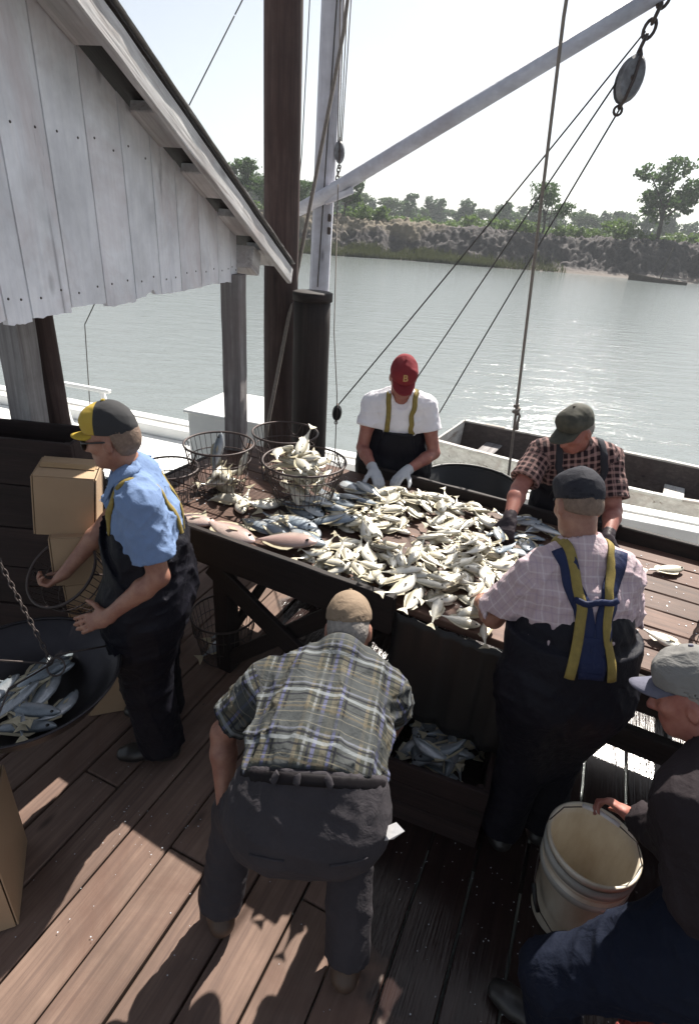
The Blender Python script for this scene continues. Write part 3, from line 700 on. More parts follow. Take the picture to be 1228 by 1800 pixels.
# ================================================================ signed-distance modelling for people
class Vol:
    def __init__(s, lo, hi, h):
        s.lo = V3(lo); s.h = h; s.n = np.ceil((V3(hi)-s.lo)/h).astype(int)+1
        s.d = np.full(s.n, .15, np.float32)
    def win(s, lo, hi):
        i0 = np.clip(np.floor((lo-s.lo)/s.h).astype(int), 0, s.n); i1 = np.clip(np.ceil((hi-s.lo)/s.h).astype(int)+1, 0, s.n)
        sl_ = tuple(slice(a, b) for a, b in zip(i0, i1))
        g = np.meshgrid(*[s.lo[k]+s.h*np.arange(i0[k], i1[k]) for k in range(3)], indexing='ij', sparse=True)
        return sl_, [a.astype(np.float32) for a in g]
    def put(s, sl_, d, k, op):
        o = s.d[sl_]
        if op == 'u':
            if k > 0: hh = np.maximum(k-np.abs(o-d), 0)/k; s.d[sl_] = np.minimum(o, d)-hh*hh*k*.25
            else: s.d[sl_] = np.minimum(o, d)
        else:
            if k > 0: hh = np.maximum(k-np.abs(o+d), 0)/k; s.d[sl_] = np.maximum(o, -d)+hh*hh*k*.25
            else: s.d[sl_] = np.maximum(o, -d)
    def cone(s, a, b, ra, rb, k=.02, side=None, wide=1., op='u', cap=False, capa=False):
        a = V3(a); b = V3(b); m = max(ra, rb)*max(1, wide)+k+2*s.h+.02
        sl_, (X, Y, Z) = s.win(np.minimum(a, b)-m, np.maximum(a, b)+m)
        if s.d[sl_].size == 0: return
        s.put(sl_, rcone(X, Y, Z, a, b, ra, rb, side, wide, cap, capa), k, op)
    def ell(s, c, R, rad, k=.02, op='u'):
        c = V3(c); R = [unit(r_) for r_ in R]; m = max(rad)+k+2*s.h+.01
        sl_, (X, Y, Z) = s.win(c-m, c+m)
        if s.d[sl_].size == 0: return
        X, Y, Z = X-c[0], Y-c[1], Z-c[2]; k0 = 0; k1 = 0
        for r_, q in zip(R, rad):
            t_ = X*r_[0]+Y*r_[1]+Z*r_[2]; k0 = k0+(t_/q)**2; k1 = k1+(t_/(q*q))**2
        k0 = np.sqrt(k0); k1 = np.sqrt(k1)+1e-6
        s.put(sl_, (k0*(k0-1)/k1).astype(np.float32), k, op)
    def plane(s, p, nrm):
        """keep the side where (x-p).n < 0"""
        p = V3(p); nrm = unit(nrm); sl_, (X, Y, Z) = s.win(s.lo-1, s.lo+s.h*s.n+1)
        s.d = np.maximum(s.d, ((X-p[0])*nrm[0]+(Y-p[1])*nrm[1]+(Z-p[2])*nrm[2]).astype(np.float32))
    def folds(s, amp, freq, seed, dirs=None):
        g = np.random.default_rng(seed); idx = np.nonzero(np.abs(s.d) < .02+amp); P = np.stack(idx, -1)*s.h+s.lo
        w_ = 0
        for i in range(5):
            kx = g.normal(size=3) if dirs is None else V3(dirs)+g.normal(size=3)*.45
            kx = unit(kx)*freq*(1+.7*i*g.random()); k2 = unit(g.normal(size=3))*freq*.55; k3 = unit(g.normal(size=3))*freq*.25
            w_ = w_ + (1-np.abs(np.sin(P@kx+1.6*np.sin(P@k2+g.random()*6)+g.random()*6)))**2*np.clip(np.sin(P@k3+g.random()*6)+.35, 0, 1)*(.8**i)
        for i in range(3):
            kx = unit(g.normal(size=3))*freq*1.6; k2 = unit(g.normal(size=3))*freq*.8
            w_ = w_ + .42*(1-np.abs(np.sin(P@kx+1.3*np.sin(P@k2+g.random()*6)+g.random()*6)))**3
        s.d[idx] -= (amp*(w_-.5)).astype(np.float32)
    def mesh(s, name='m', smooth=1):
        d = s.d; d[0] = d[-1] = .1; d[:, 0] = d[:, -1] = .1; d[:, :, 0] = d[:, :, -1] = .1
        ng = d < 0; nx, ny, nz = d.shape
        cnt = np.zeros((nx-1, ny-1, nz-1), np.int8)
        offs = [(i, j, k) for i in (0, 1) for j in (0, 1) for k in (0, 1)]
        for i, j, k in offs: cnt += ng[i:nx-1+i, j:ny-1+j, k:nz-1+k]
        act = (cnt > 0) & (cnt < 8); cells = np.argwhere(act)
        ids = np.full(act.shape, -1, np.int32); ids[act] = np.arange(len(cells))
        val = np.stack([d[cells[:, 0]+i, cells[:, 1]+j, cells[:, 2]+k] for i, j, k in offs], 1)
        pos = np.zeros((len(cells), 3)); num = np.zeros(len(cells))
        for a in range(8):
            for ax in range(3):
                if offs[a][ax] == 0:
                    t_ = list(offs[a]); t_[ax] = 1; b = offs.index(tuple(t_)); va, vb = val[:, a], val[:, b]
                    cr = (va < 0) != (vb < 0); tt = np.where(cr, va/np.where(cr, va-vb, 1), 0)
                    pos[cr] += np.array(offs[a]); pos[cr, ax] += tt[cr]; num += cr
        vert = (cells+pos/num[:, None])*s.h+s.lo
        F = []
        for ax in range(3):
            u, v = (ax+1) % 3, (ax+2) % 3
            sa = [slice(None)]*3; sb = [slice(None)]*3; sa[ax] = slice(0, -1); sb[ax] = slice(1, None)
            A, B = ng[tuple(sa)], ng[tuple(sb)]; e = np.argwhere(A != B)
            e = e[(e[:, u] > 0) & (e[:, v] > 0) & (e[:, u] < d.shape[u]-1) & (e[:, v] < d.shape[v]-1)]
            q = []
            for du, dv in ((-1, -1), (0, -1), (0, 0), (-1, 0)):
                c = e.copy(); c[:, u] += du; c[:, v] += dv; q.append(ids[c[:, 0], c[:, 1], c[:, 2]])
            q = np.stack(q, 1); fl = A[e[:, 0], e[:, 1], e[:, 2]]
            q = np.where(fl[:, None], q, q[:, ::-1]); F.append(q)
        F = np.concatenate(F)
        # light laplacian smoothing
        E = np.concatenate([F[:, [0, 1]], F[:, [1, 2]], F[:, [2, 3]], F[:, [3, 0]]])
        deg = np.bincount(E.ravel(), minlength=len(vert)).astype(float)
        for _ in range(smooth):
            acc = np.zeros_like(vert)
            for k in range(3): acc[:, k] = np.bincount(E[:, 0], vert[E[:, 1], k], len(vert))+np.bincount(E[:, 1], vert[E[:, 0], k], len(vert))
            vert = vert*.5+.5*acc/np.maximum(deg, 1)[:, None]
        return vert, F
def rcone(X, Y, Z, a, b, ra, rb, side=None, wide=1., cap=False, capa=False):
    X, Y, Z = X-a[0], Y-a[1], Z-a[2]; ba = b-a; X0, Y0, Z0 = X, Y, Z
    if side is not None and wide != 1.:
        sd = unit(side); f = 1/wide-1; t_ = (X*sd[0]+Y*sd[1]+Z*sd[2])*f
        X, Y, Z = X+sd[0]*t_, Y+sd[1]*t_, Z+sd[2]*t_; ba2 = ba+sd*(ba@sd)*f
    else: ba2 = ba
    L2 = ba2@ba2+1e-12; t_ = np.clip((X*ba2[0]+Y*ba2[1]+Z*ba2[2])/L2, 0, 1)
    d = np.sqrt((X-ba2[0]*t_)**2+(Y-ba2[1]*t_)**2+(Z-ba2[2]*t_)**2)-(ra+(rb-ra)*t_)
    if cap: u = unit(ba); d = np.maximum(d, (X0-ba[0])*u[0]+(Y0-ba[1])*u[1]+(Z0-ba[2])*u[2])
    if capa: u = unit(ba); d = np.maximum(d, -(X0*u[0]+Y0*u[1]+Z0*u[2]))
    return d.astype(np.float32)
def rot(v, ax, an):
    v, ax = V3(v), unit(ax); return v*math.cos(an)+np.cross(ax, v)*math.sin(an)+ax*(ax@v)*(1-math.cos(an))
def lerp(a, b, t): return V3(a)*(1-t)+V3(b)*t

# cloth and skin materials -------------------------------------------------
def cloth(name, c1, c2=None, rough=.85, weave=500, bump=.25, sheen=.0):
    N = NT(name); t = N.tc('Object'); c2 = c2 or tuple(a*.75 for a in c1)
    n = N.noise(t, 6, 5, .6); r = N.ramp(n, [(.32, c1), (.7, c2)]); N.col((r, 0)); N.set(Roughness=rough)
    N.b.inputs['Specular IOR Level'].default_value = .15
    b = N.noise(t, 70, 4, .65); c_ = N.noise(t, 11, 3, .55, 2.2); q_ = N.n('Math', operation='MULTIPLY_ADD'); N.l(c_, 0, q_, 0); q_.inputs[1].default_value = 2.6; N.l(b, 0, q_, 2); N.bump(q_, 0, bump*1.6, .005); return N.m
def pattern_cloth(name, base, bands_u, bands_v, period, rough=.85):
    """woven stripes from the garment's own u,v (metres): bands = list of (position 0..1, half width, colour, opacity)"""
    N = NT(name); at = N.n('Attribute', attribute_name='cloth_uv'); sx = N.n('SeparateXYZ'); N.l(at, 'Vector', sx, 0)
    src = (N.ramp(N.noise(N.tc(), 5, 4, .6), [(.3, base), (.7, tuple(a*.82 for a in base))]), 0)
    for ax, bands in ((0, bands_u), (1, bands_v)):
        dv = N.n('Math', operation='DIVIDE'); N.l(sx, ax, dv, 0); dv.inputs[1].default_value = period[ax]
        fr = N.n('Math', operation='FRACT'); N.l(dv, 0, fr, 0)
        for p, hw, c, op in bands:
            a = N.n('Math', operation='SUBTRACT'); N.l(fr, 0, a, 0); a.inputs[1].default_value = p
            b = N.n('Math', operation='ABSOLUTE'); N.l(a, 0, b, 0)
            m = N.n('MapRange'); N.l(b, 0, m, 0); m.inputs[1].default_value = hw*1.15; m.inputs[2].default_value = hw*.85; m.inputs[3].default_value = 0; m.inputs[4].default_value = op
            src = N.mix((m, 0), src, c)
    N.col(src); N.set(Roughness=rough); N.b.inputs['Specular IOR Level'].default_value = .2
    b = N.noise(N.tc(), 80, 4, .6); c_ = N.noise(N.tc(), 11, 3, .55, 2.2); q_ = N.n('Math', operation='MULTIPLY_ADD'); N.l(c_, 0, q_, 0); q_.inputs[1].default_value = 2.6; N.l(b, 0, q_, 2); N.bump(q_, 0, .42, .005); return N.m
def skinmat(name, c, c2):
    N = NT(name); t = N.tc(); n = N.noise(t, 14, 5, .65); r = N.ramp(n, [(.35, c), (.65, c2)]); N.col((r, 0))
    N.set(Roughness=.5); N.b.inputs['Subsurface Weight'].default_value = .12; N.b.inputs['Subsurface Radius'].default_value = (.012, .004, .002); N.b.inputs['Subsurface Scale'].default_value = 1.
    N.bump(N.noise(t, 160, 4, .6), 0, .25, .002); return N.m
MAT['skin'] = skinmat('tanned skin', (.3526, .1804, .1230), (.2296, .0984, .0697))
MAT['skin_red'] = skinmat('sunburnt skin', (.3608, .1517, .1107), (.2460, .0820, .0656))
MAT['hair_grey'] = plain('short grey hair', (.30, .27, .24), (.18, .16, .15), 60, .8, .8, 160)
MAT['hair_brown'] = plain('greying brown hair', (.22, .15, .11), (.12, .08, .06), 60, .7, .8, 160)
MAT['hair_blond'] = plain('short sandy grey hair', (.42, .36, .29), (.28, .23, .18), 60, .8, .8, 160)
MAT['blue_shirt'] = cloth('blue work shirt', (.1722, .2460, .4100), (.1394, .2050, .3526))
MAT['white_shirt'] = cloth('white undershirt', (.80, .78, .82), (.72, .70, .74))
MAT['bib'] = cloth('dark oilskin bib', (.0049, .0049, .0090), (.0082, .0078, .0131), .6)
MAT['navy'] = cloth('navy bib', (.0164, .0246, .0697), (.0115, .0164, .0492), .6)
MAT['trouser'] = cloth('charcoal work trousers', (.0476, .0426, .0476), (.0344, .0312, .0353), .9)
MAT['denim'] = cloth('worn dark denim', (.0045, .0068, .0162), (.0076, .0108, .0226), .85)
MAT['dark_shirt'] = cloth('dark brown work shirt', (.0246, .0189, .0213), (.0180, .0139, .0164), .85)
MAT['strap'] = plain('yellow elastic strap', (.27, .205, .06), (.20, .15, .045), 40, .75, .4, 200, spec=.2)
MAT['boot'] = plain('black rubber boot', (.0123, .0115, .0115), (.0246, .0221, .0205), 8, .4, .2, 30)
MAT['shoe'] = plain('brown leather shoe', (.0902, .0533, .0328), (.0492, .0295, .0205), 12, .55, .3, 60)
MAT['glove'] = cloth('pale wet glove', (.52, .54, .57), (.40, .42, .46), .7)
MAT['dark_glove'] = cloth('black wet glove', (.03, .025, .03), (.06, .045, .05), .4)
MAT['belt'] = plain('dark belt leather', (.009, .007, .009), (.006, .005, .006), 20, .7, .2, 60, spec=.15)
MAT['plaid'] = pattern_cloth('plaid shirt cloth', (.0498, .0519, .0435),
    [(.5, .16, (.0537, .0579, .0600), .8), (.12, .05, (.1114, .0966, .0692), .5), (.22, .025, (.0700, .0743, .1461), .8), (.30, .018, (.0112, .0120, .0175), .9), (.88, .02, (.0112, .0120, .0175), .85), (.80, .022, (.1816, .1901, .1985), .5), (.68, .03, (.1309, .1098, .0760), .5), (.96, .03, (.0806, .0848, .1566), .7)],
    [(.5, .16, (.0458, .0500, .0521), .75), (.10, .036, (.1940, .2108, .2235), .6), (.20, .02, (.0112, .0120, .0175), .9), (.27, .02, (.1528, .1612, .2035), .5), (.72, .022, (.1001, .0811, .0537), .55), (.80, .01, (.1528, .1359, .1021), .6), (.86, .01, (.0162, .0162, .0204), .7), (.985, .02, (.0112, .0120, .0175), .85), (.4, .008, (.1538, .1412, .1116), .6), (.6, .008, (.1538, .1412, .1116), .6)], (.185, .172))
MAT['check'] = pattern_cloth('checked shirt cloth', (.0230, .0115, .0148), [(.5, .19, (.4264, .2624, .2378), .42)], [(.5, .19, (.4264, .2624, .2378), .42)], (.036, .036))
MAT['pink'] = pattern_cloth('pale pink shirt cloth', (.4920, .3854, .4100), [(.2, .05, (.3444, .2624, .3280), .45), (.6, .05, (.6150, .5412, .5576), .5), (.8, .03, (.3444, .2624, .3116), .3)], [(.3, .05, (.3444, .2624, .3280), .35), (.7, .05, (.6150, .5412, .5576), .4)], (.045, .055))

def add_head(v, c, f, u, s=1.):
    c, f, u = V3(c), unit(f), unit(u); r_ = unit(np.cross(f, u)); u = np.cross(r_, f)
    P = lambda a, b, d: c+s*(f*a+r_*b+u*d)
    R = (f, r_, u)
    v.ell(P(-.012, 0, .035), R, (.098*s, .076*s, .095*s), .0)
    v.ell(P(.028, 0, -.03), R, (.066*s, .058*s, .082*s), .05*s)
    v.cone(P(.062, -.012, -.092), P(.062, .012, -.092), .021*s, .021*s, .03)           # chin
    for b in (-1, 1):
        v.cone(P(.0, b*.05, -.05), P(.05, b*.028, -.088), .018*s, .016*s, .03)          # jaw
        v.ell(P(.062, b*.042, -.018), R, (.026*s, .022*s, .02*s), .02)                   # cheekbone
        v.cone(P(.088, b*.012, .022), P(.074, b*.05, .02), .009*s, .009*s, .012)         # brow
        v.ell(P(.098, b*.033, .002), R, (.02*s, .017*s, .011*s), .012, 's')              # socket
        v.ell(P(.080, b*.032, .0), R, (.0125*s, .0125*s, .0115*s), .003)                 # eye ball under the lid
        v.ell(P(-.008, b*.080, -.012), (f, r_, u), (.019*s, .011*s, .032*s), .008)       # ear
        v.ell(P(-.002, b*.09, -.010), (f, r_, u), (.009*s, .006*s, .017*s), .004, 's')
    v.cone(P(.09, 0, .008), P(.112, 0, -.032), .009*s, .0145*s, .012)                    # nose
    for b in (-1, 1): v.ell(P(.1, b*.012, -.036), R, (.011*s, .009*s, .009*s), .006)
    v.cone(P(.088, -.016, -.062), P(.088, .016, -.062), .0075*s, .0075*s, .006)          # lips
    v.cone(P(.085, -.014, -.073), P(.085, .014, -.073), .0085*s, .0085*s, .006)
    v.cone(P(.094, -.022, -.0675), P(.094, .022, -.0675), .0025*s, .0025*s, .003, op='s')
def add_hand(v, w_, d, n_, thumb, curl=.5, s=1., spread=.05, infl=0.):
    """wrist, direction, palm normal, thumb side (+1: cross(d,n), -1)"""
    w_, d, n_ = V3(w_), unit(d), V3(n_); n_ = unit(n_-d*(n_@d)); t = np.cross(d, n_)*thumb
    v.cone(w_-d*.01*s, w_+d*.03*s, .022*s+infl, .021*s+infl, .012, t, 1.35)
    v.cone(w_+d*.02*s, w_+d*.078*s, .0155*s+infl, .014*s+infl, .012, t, 2.5)
    for i, (o, L) in enumerate(((.030, .072), (.010, .080), (-.010, .074), (-.029, .058))):
        p = w_+d*(.083-.006*(i == 3)-.003*(i == 0))*s+t*o*s; dd = unit(d+t*o*spread*30)
        ax = np.cross(dd, n_); an = 0; c_ = curl*(1+.12*i)
        for j, q in enumerate((.45, .32, .25)):
            an += c_*(.55, .75, .5)[j]; di = rot(dd, ax, an); e = p+di*L*q*s*1.15
            v.cone(p, e, (.0092, .0084, .0077)[j]*s+infl, (.0084, .0077, .0066)[j]*s+infl, .005); p = e
    p = w_+d*.022*s+t*.026*s; dd = unit(d*.62+t*.72+n_*.32)
    for j, (L, ra, rb) in enumerate(((.045, .0135, .011), (.034, .0105, .0095), (.027, .0095, .0075))):
        e = p+dd*L*s; v.cone(p, e, ra*s+infl, rb*s+infl, .008); p = e; dd = unit(dd+d*.28*(.4+curl)-t*.25*curl+n_*.15*curl)

def surf_obj(name, vol, mat, root, smooth=1, uvfn=None):
    vt, F = vol.mesh(name, smooth); L = V3(root['_w'])
    me = fast_mesh(name, vt-L, F, True)
    if uvfn is not None:
        uv = uvfn(vt); at = me.attributes.new('cloth_uv', 'FLOAT_VECTOR', 'POINT')
        at.data.foreach_set('vector', np.concatenate([uv, np.zeros((len(uv), 1))], 1).astype(np.float32).ravel())
    me.materials.append(mat); o = bpy.data.objects.new(name, me); COL.objects.link(o); o.parent = root
    return o, vt, F
def torso_prims(J, g=1., infl=0., belly=0.):
    hm = lerp(J['hipL'], J['hipR'], .5); hs_ = unit(V3(J['hipR'])-V3(J['hipL'])); ss = unit(V3(J['shR'])-V3(J['shL']))
    wa, chs, nk = V3(J['waist']), V3(J['chest']), V3(J['neck']); ms = unit(hs_+ss)
    fr = unit(np.cross(unit(nk-wa), ms))
    L = [(hm, lerp(hm, wa, .75), .118*g+infl, .112*g+infl, hs_, 1.42), (wa, lerp(wa, chs, .5), .112*g+infl, .116*g+infl, ms, 1.38),
         (lerp(wa, chs, .4), lerp(wa, chs, 1.0), .116*g+infl, .118*g+infl, ss, 1.42), (lerp(chs, nk, .15), lerp(chs, nk, .55), .105*g+infl, .085*g+infl, ss, 1.5),
         (lerp(J['shL'], nk, .12), lerp(J['shR'], nk, .12), .062*g+infl, .062*g+infl, None, 1.), 
         (lerp(J['shL'], nk, .5), nk+unit(nk-chs)*.01, .055*g+infl, .05+infl, None, 1.), (lerp(J['shR'], nk, .5), nk+unit(nk-chs)*.01, .055*g+infl, .05+infl, None, 1.)]
    if belly: L.append((lerp(hm, wa, .5)+fr*.05, lerp(wa, chs, .3)+fr*.06, belly+infl, belly*.9+infl, ms, 1.25))
    return L
def bounds(J, pad=.2):
    P = np.array([V3(J[k]) for k in J if k in ('hipL', 'hipR', 'kneeL', 'kneeR', 'ankL', 'ankR', 'waist', 'chest', 'shL', 'shR', 'elL', 'elR', 'wrL', 'wrR', 'neck', 'head')])
    return P.min(0)-pad, P.max(0)+pad
def build_body(root, J, g=1., mat='skin', hs=1., h=.0062, arm=1.):
    lo, hi = bounds(J, .19); v = Vol(lo, hi, h)
    for a, b, ra, rb, sd, wd in torso_prims(J, g, -.012): v.cone(a, b, ra, rb, .04, sd, wd)
    for S in 'LR':
        sh, el, wr = V3(J['sh'+S]), V3(J['el'+S]), V3(J['wr'+S]); md = lerp(el, wr, .3)
        v.cone(sh, lerp(sh, el, .45), .052*arm, .05*arm, .03); v.cone(lerp(sh, el, .4), el, .049*arm, .04*arm, .02)
        v.cone(el, md, .040*arm, .0435*arm, .015); v.cone(md, wr, .043*arm, .027*arm, .015, )
        hp, kn, an = V3(J['hip'+S]), V3(J['knee'+S]), V3(J['ank'+S])
        v.cone(hp, kn, .078*g, .052, .03); v.cone(kn, lerp(kn, an, .35), .05, .054, .02); v.cone(lerp(kn, an, .3), an, .054, .036, .02)
        if 'glove'+S not in J:
            hd = J['hand'+S]; add_hand(v, wr, hd[0], hd[1], hd[2], hd[3], hd[4] if len(hd) > 4 else 1.)
    nk, hd = V3(J['neck']), V3(J['head']); u = unit(J['hu']); f = unit(J['hf'])
    v.cone(nk-unit(hd-nk)*.02, hd-u*.06-f*.015, .058, .054, .03)
    add_head(v, hd, f, u, hs)
    o, vt, F = surf_obj('body', v, MAT[mat], root, 1); return o
def shirt(root, J, g, mat, name='shirt', sleeve=.78, infl=.012, h=.0072, fold=.006, seed=1, hem=None, belly=0., collar=True, sl_r=(.072, .076), foldfreq=34, vneck=None, carve=None):
    lo, hi = bounds(J, .2); v = Vol(lo, hi, h); tp = torso_prims(J, g, infl, belly)
    for a, b, ra, rb, sd, wd in tp: v.cone(a, b, ra, rb, .05, sd, wd)
    nk, chs = V3(J['neck']), V3(J['chest']); nd = unit(V3(J['head'])-V3(J['hu'])*.08-nk)
    arms = []
    for S in 'LR':
        sh, el = V3(J['sh'+S]), V3(J['el'+S]); wr = V3(J['wr'+S])
        if sleeve <= 1: e = lerp(sh, el, sleeve); v.cone(sh, e, sl_r[0], sl_r[1], .045, cap=True); arms.append((sh, e))
        else:
            e = lerp(el, wr, sleeve-1); v.cone(sh, el, sl_r[0], sl_r[1]*.9, .045); v.cone(el, e, sl_r[1]*.88, sl_r[1]*.72, .02, cap=True); arms += [(sh, el), (el, e)]
    v.folds(fold, foldfreq, seed)
    for S in 'LR':
        sh, el = V3(J['sh'+S]), V3(J['el'+S]); wr = V3(J['wr'+S])
        if sleeve <= 1: e = lerp(sh, el, sleeve); d = unit(el-sh); v.cone(e-d*.045, e+d*.05, sl_r[1]*.62, sl_r[1]*.74, .0, op='s'); v.cone(e-d*.004, e+d*.07, sl_r[1]*1.5, sl_r[1]*1.5, .0, op='s', capa=True)
    if hem is not None: v.plane(hem[0], hem[1])
    if collar:
        v.cone(nk-nd*.022, nk+nd*.040, .094, .074, .012, cap=True); v.cone(nk+nd*.0, nk+nd*.12, .058, .068, .0, op='s')
    else: v.cone(nk+nd*-.012, nk+nd*.15, .066, .075, .0, op='s')
    if carve is not None:
        cv = Vol(lo, hi, h)
        for a, b, ra, rb, sd, wd in torso_prims(J, carve[0], carve[1]+.065)[:4]: cv.cone(a, b, ra, rb, .05, sd, wd)
        for p_, n_ in carve[2]: cv.plane(V3(p_)-unit(n_)*.006, n_)
        v.d = np.maximum(v.d, -cv.d)
    if vneck is not None: v.cone(vneck[0], vneck[1], vneck[2], vneck[3], .0, op='s')
    wa = V3(J['waist']); up_ = unit(nk-wa); sd = unit(V3(J['shR'])-V3(J['shL'])); sd = unit(sd-up_*(sd@up_)); fr = np.cross(up_, sd)
    def uvfn(P):
        X, Y, Z = P[:, 0], P[:, 1], P[:, 2]; dt = np.min([rcone(X, Y, Z, V3(a), V3(b), ra, rb, s_, w2) for a, b, ra, rb, s_, w2 in tp], 0)
        uv = np.stack([(P-wa)@sd, (P-wa)@up_], -1)
        back = ((P-wa)@fr)
        for a, b in arms:
            da = rcone(X, Y, Z, a, b, sl_r[0], sl_r[1]); m = da < dt-.004; d = unit(b-a); e1 = unit(np.cross(d, fr)); e2 = np.cross(d, e1)
            Q = P-a; ang = np.arctan2(Q@e1, Q@e2); uv[m] = np.stack([ang*.075, Q@d+.03], -1)[m]
        return uv
    o, vt, F = surf_obj(name, v, MAT[mat], root, 1, uvfn); return o, vt, F
def trousers(root, J, g, mat, name='trousers', infl=.022, h=.0078, fold=.006, seed=3, top=None, leg=(.108, .088, .082, .078), bib=None, full=False):
    lo, hi = bounds(J, .2); v = Vol(lo, hi, h); tp = torso_prims(J, g, infl)[:2]
    for a, b, ra, rb, sd, wd in tp[:1]: v.cone(a, b, ra, rb, .05, sd, wd)
    if bib or full: v.cone(*tp[1][:4], .05, tp[1][4], tp[1][5])
    for S in 'LR':
        hp, kn, an = V3(J['hip'+S]), V3(J['knee'+S]), V3(J['ank'+S])
        v.cone(hp, kn, leg[0]*g, leg[1], .11); bk2 = unit(np.cross(unit(V3(J['hipR'])-V3(J['hipL'])), (0, 0, 1)))*-.03; v.cone(hp+bk2, lerp(hp, kn, .42)+bk2*.6, leg[0]*g, leg[1]*1.12, .09); v.cone(kn, an, leg[2], leg[3], .025, cap=True)
    v.folds(fold, 30, seed)
    for S in 'LR':
        kn, an = V3(J['knee'+S]), V3(J['ank'+S]); d = unit(an-kn); v.cone(an-d*.004, an+d*.08, .16, .16, .0, op='s', capa=True)
    if top is not None: v.plane(top[0], top[1])
    if bib:
        b = Vol(lo, hi, h)
        for a, b_, ra, rb, sd, wd in torso_prims(J, g, infl+.010)[:4]: b.cone(a, b_, ra, rb, .05, sd, wd)
        b.folds(fold*.6, 26, seed+5)
        for p, n_ in bib: b.plane(p, n_)
        v.d = np.minimum(v.d, b.d)
    o, vt, F = surf_obj(name, v, MAT[mat], root, 1); return o, vt, F
def shoes(root, J, mat, tall=False):
    for S in 'LR':
        an = V3(J['ank'+S]); d = unit(J['toe'+S]); d = unit(V3((d[0], d[1], 0))); z0 = J.get('floor', 0.)
        lo = np.minimum(an, an+d*.22)-.1; hi = np.maximum(an, an+d*.22)+.14; lo[2] = z0-.02; v = Vol(lo, hi, .0065)
        hz = V3((an[0], an[1], z0)); sd = np.cross(d, (0, 0, 1))
        v.cone(hz-d*.045+V3((0, 0, .042)), hz+d*.15+V3((0, 0, .036)), .042, .038, .02, sd, 1.12)
        v.cone(hz+d*.13+V3((0, 0, .032)), hz+d*.19+V3((0, 0, .028)), .036, .03, .02, sd, 1.3)
        v.cone(hz+V3((0, 0, .05)), an+V3((0, 0, .05)), .048, .05, .03)
        v.plane(V3((0, 0, z0+.004)), (0, 0, -1)); surf_obj('shoe', v, MAT[mat], root, 1)
def cap_on(root, J, mat, bill=.075, name='cap', hs=1., tilt=.12, tall=.0, back=0., bmat=None, h=.005, fold=.002):
    """a peaked cap: crown (part) with bill and button (sub-parts)"""
    c, f, u = V3(J['head']), unit(J['hf']), unit(J['hu']); r_ = unit(np.cross(f, u)); u = np.cross(r_, f)
    f2 = unit(f*math.cos(tilt)+u*math.sin(tilt)); u2 = np.cross(r_, f2)
    v = Vol(c-.24, c+.24, h); P = lambda a, b, d: c+hs*(f*a+r_*b+u*d)
    v.ell(P(-.012, 0, .042+tall*.3), (f, r_, u), ((.108)*hs, .087*hs, (.104+tall)*hs), 0)
    if tall: v.cone(P(.05, -.03, .09), P(.05, .03, .09), .04*hs, .04*hs, .04)
    v.folds(fold, 40, 11)
    v.plane(P(.0, 0, .036-back), -u2)
    v.ell(P(-.012, 0, .033), (f, r_, u), (.100*hs, .079*hs, .097*hs), 0, 's')
    o, vt, F = surf_obj(name, v, MAT[mat], root, 1)
    # bill: curved plate
    vs = []; fs = []; na, nr = 18, 6; L = V3(root['_w'])
    for lay, dz in ((0, .0025), (1, -.0025)):
        for i in range(na+1):
            a = math.radians(-62+124*i/na)
            for j in range(nr+1):
                q = j/nr; rx, ry = .104*hs, .084*hs; ex = bill*math.cos(a)**.6*1.0 if math.cos(a) > 0 else 0
                p = (rx*math.cos(a)*.98+ex*q, ry*math.sin(a)*.99*(1-.06*q), 0)
                z = -.010-.20*ex*q-.9*(p[1]**2)*(.6+.6*q)*3.2*q+dz
                vs.append(c+hs*(f2*(p[0]-.012)+r_*p[1]+u2*(z+.046))-L)
    w2 = (na+1)*(nr+1)
    for i in range(na):
        for j in range(nr):
            a = i*(nr+1)+j; fs.append((a, a+1, a+nr+2, a+nr+1)); fs.append((a+w2+nr+1, a+w2+nr+2, a+w2+1, a+w2))
    for i in range(na): a = i*(nr+1)+nr; fs.append((a, a+w2, a+w2+nr+1, a+nr+1))
    me = fast_mesh('bill', vs, fs, True); me.materials.append(MAT[bmat or mat]); b = bpy.data.objects.new('bill', me); COL.objects.link(b); b.parent = o
    bt = fast_mesh('button', *lathe_geo([(0, .006), (.006, .005), (.008, 0)], 10)); bt.materials.append(MAT[bmat or mat]); q = bpy.data.objects.new('button', bt); COL.objects.link(q); q.parent = o
    q.location = P(-.012, 0, .145+tall*1.3)-L; q.rotation_euler = Vector(u).to_track_quat('Z', 'Y').to_euler()
    return o
def hair_on(root, J, mat, hs=1., low=-.05, front=.02, infl=.003, h=.005):
    c, f, u = V3(J['head']), unit(J['hf']), unit(J['hu']); r_ = unit(np.cross(f, u)); u = np.cross(r_, f); v = Vol(c-.2, c+.2, h)
    P = lambda a, b, d: c+hs*(f*a+r_*b+u*d)
    v.ell(P(-.014, 0, .03), (f, r_, u), ((.099+infl)*hs, (.076+infl)*hs, (.098+infl)*hs), 0)
    v.ell(P(-.045, 0, -.015), (f, r_, u), ((.062+infl)*hs, (.064+infl)*hs, (.06+infl)*hs), .03)
    v.folds(.0025, 150, 4); v.plane(P(front, 0, 0), f-u*.15); v.plane(P(0, 0, low), -u+f*.35)
    for b in (-1, 1): v.ell(P(-.004, b*.085, -.012), (f, r_, u), (.024*hs, .02*hs, .038*hs), .004, 's')
    return surf_obj('hair', v, MAT[mat], root, 1)[0]
def tree_of(vt, F): return BVHTree.FromPolygons([tuple(p) for p in vt], [tuple(int(i) for i in q) for q in F])
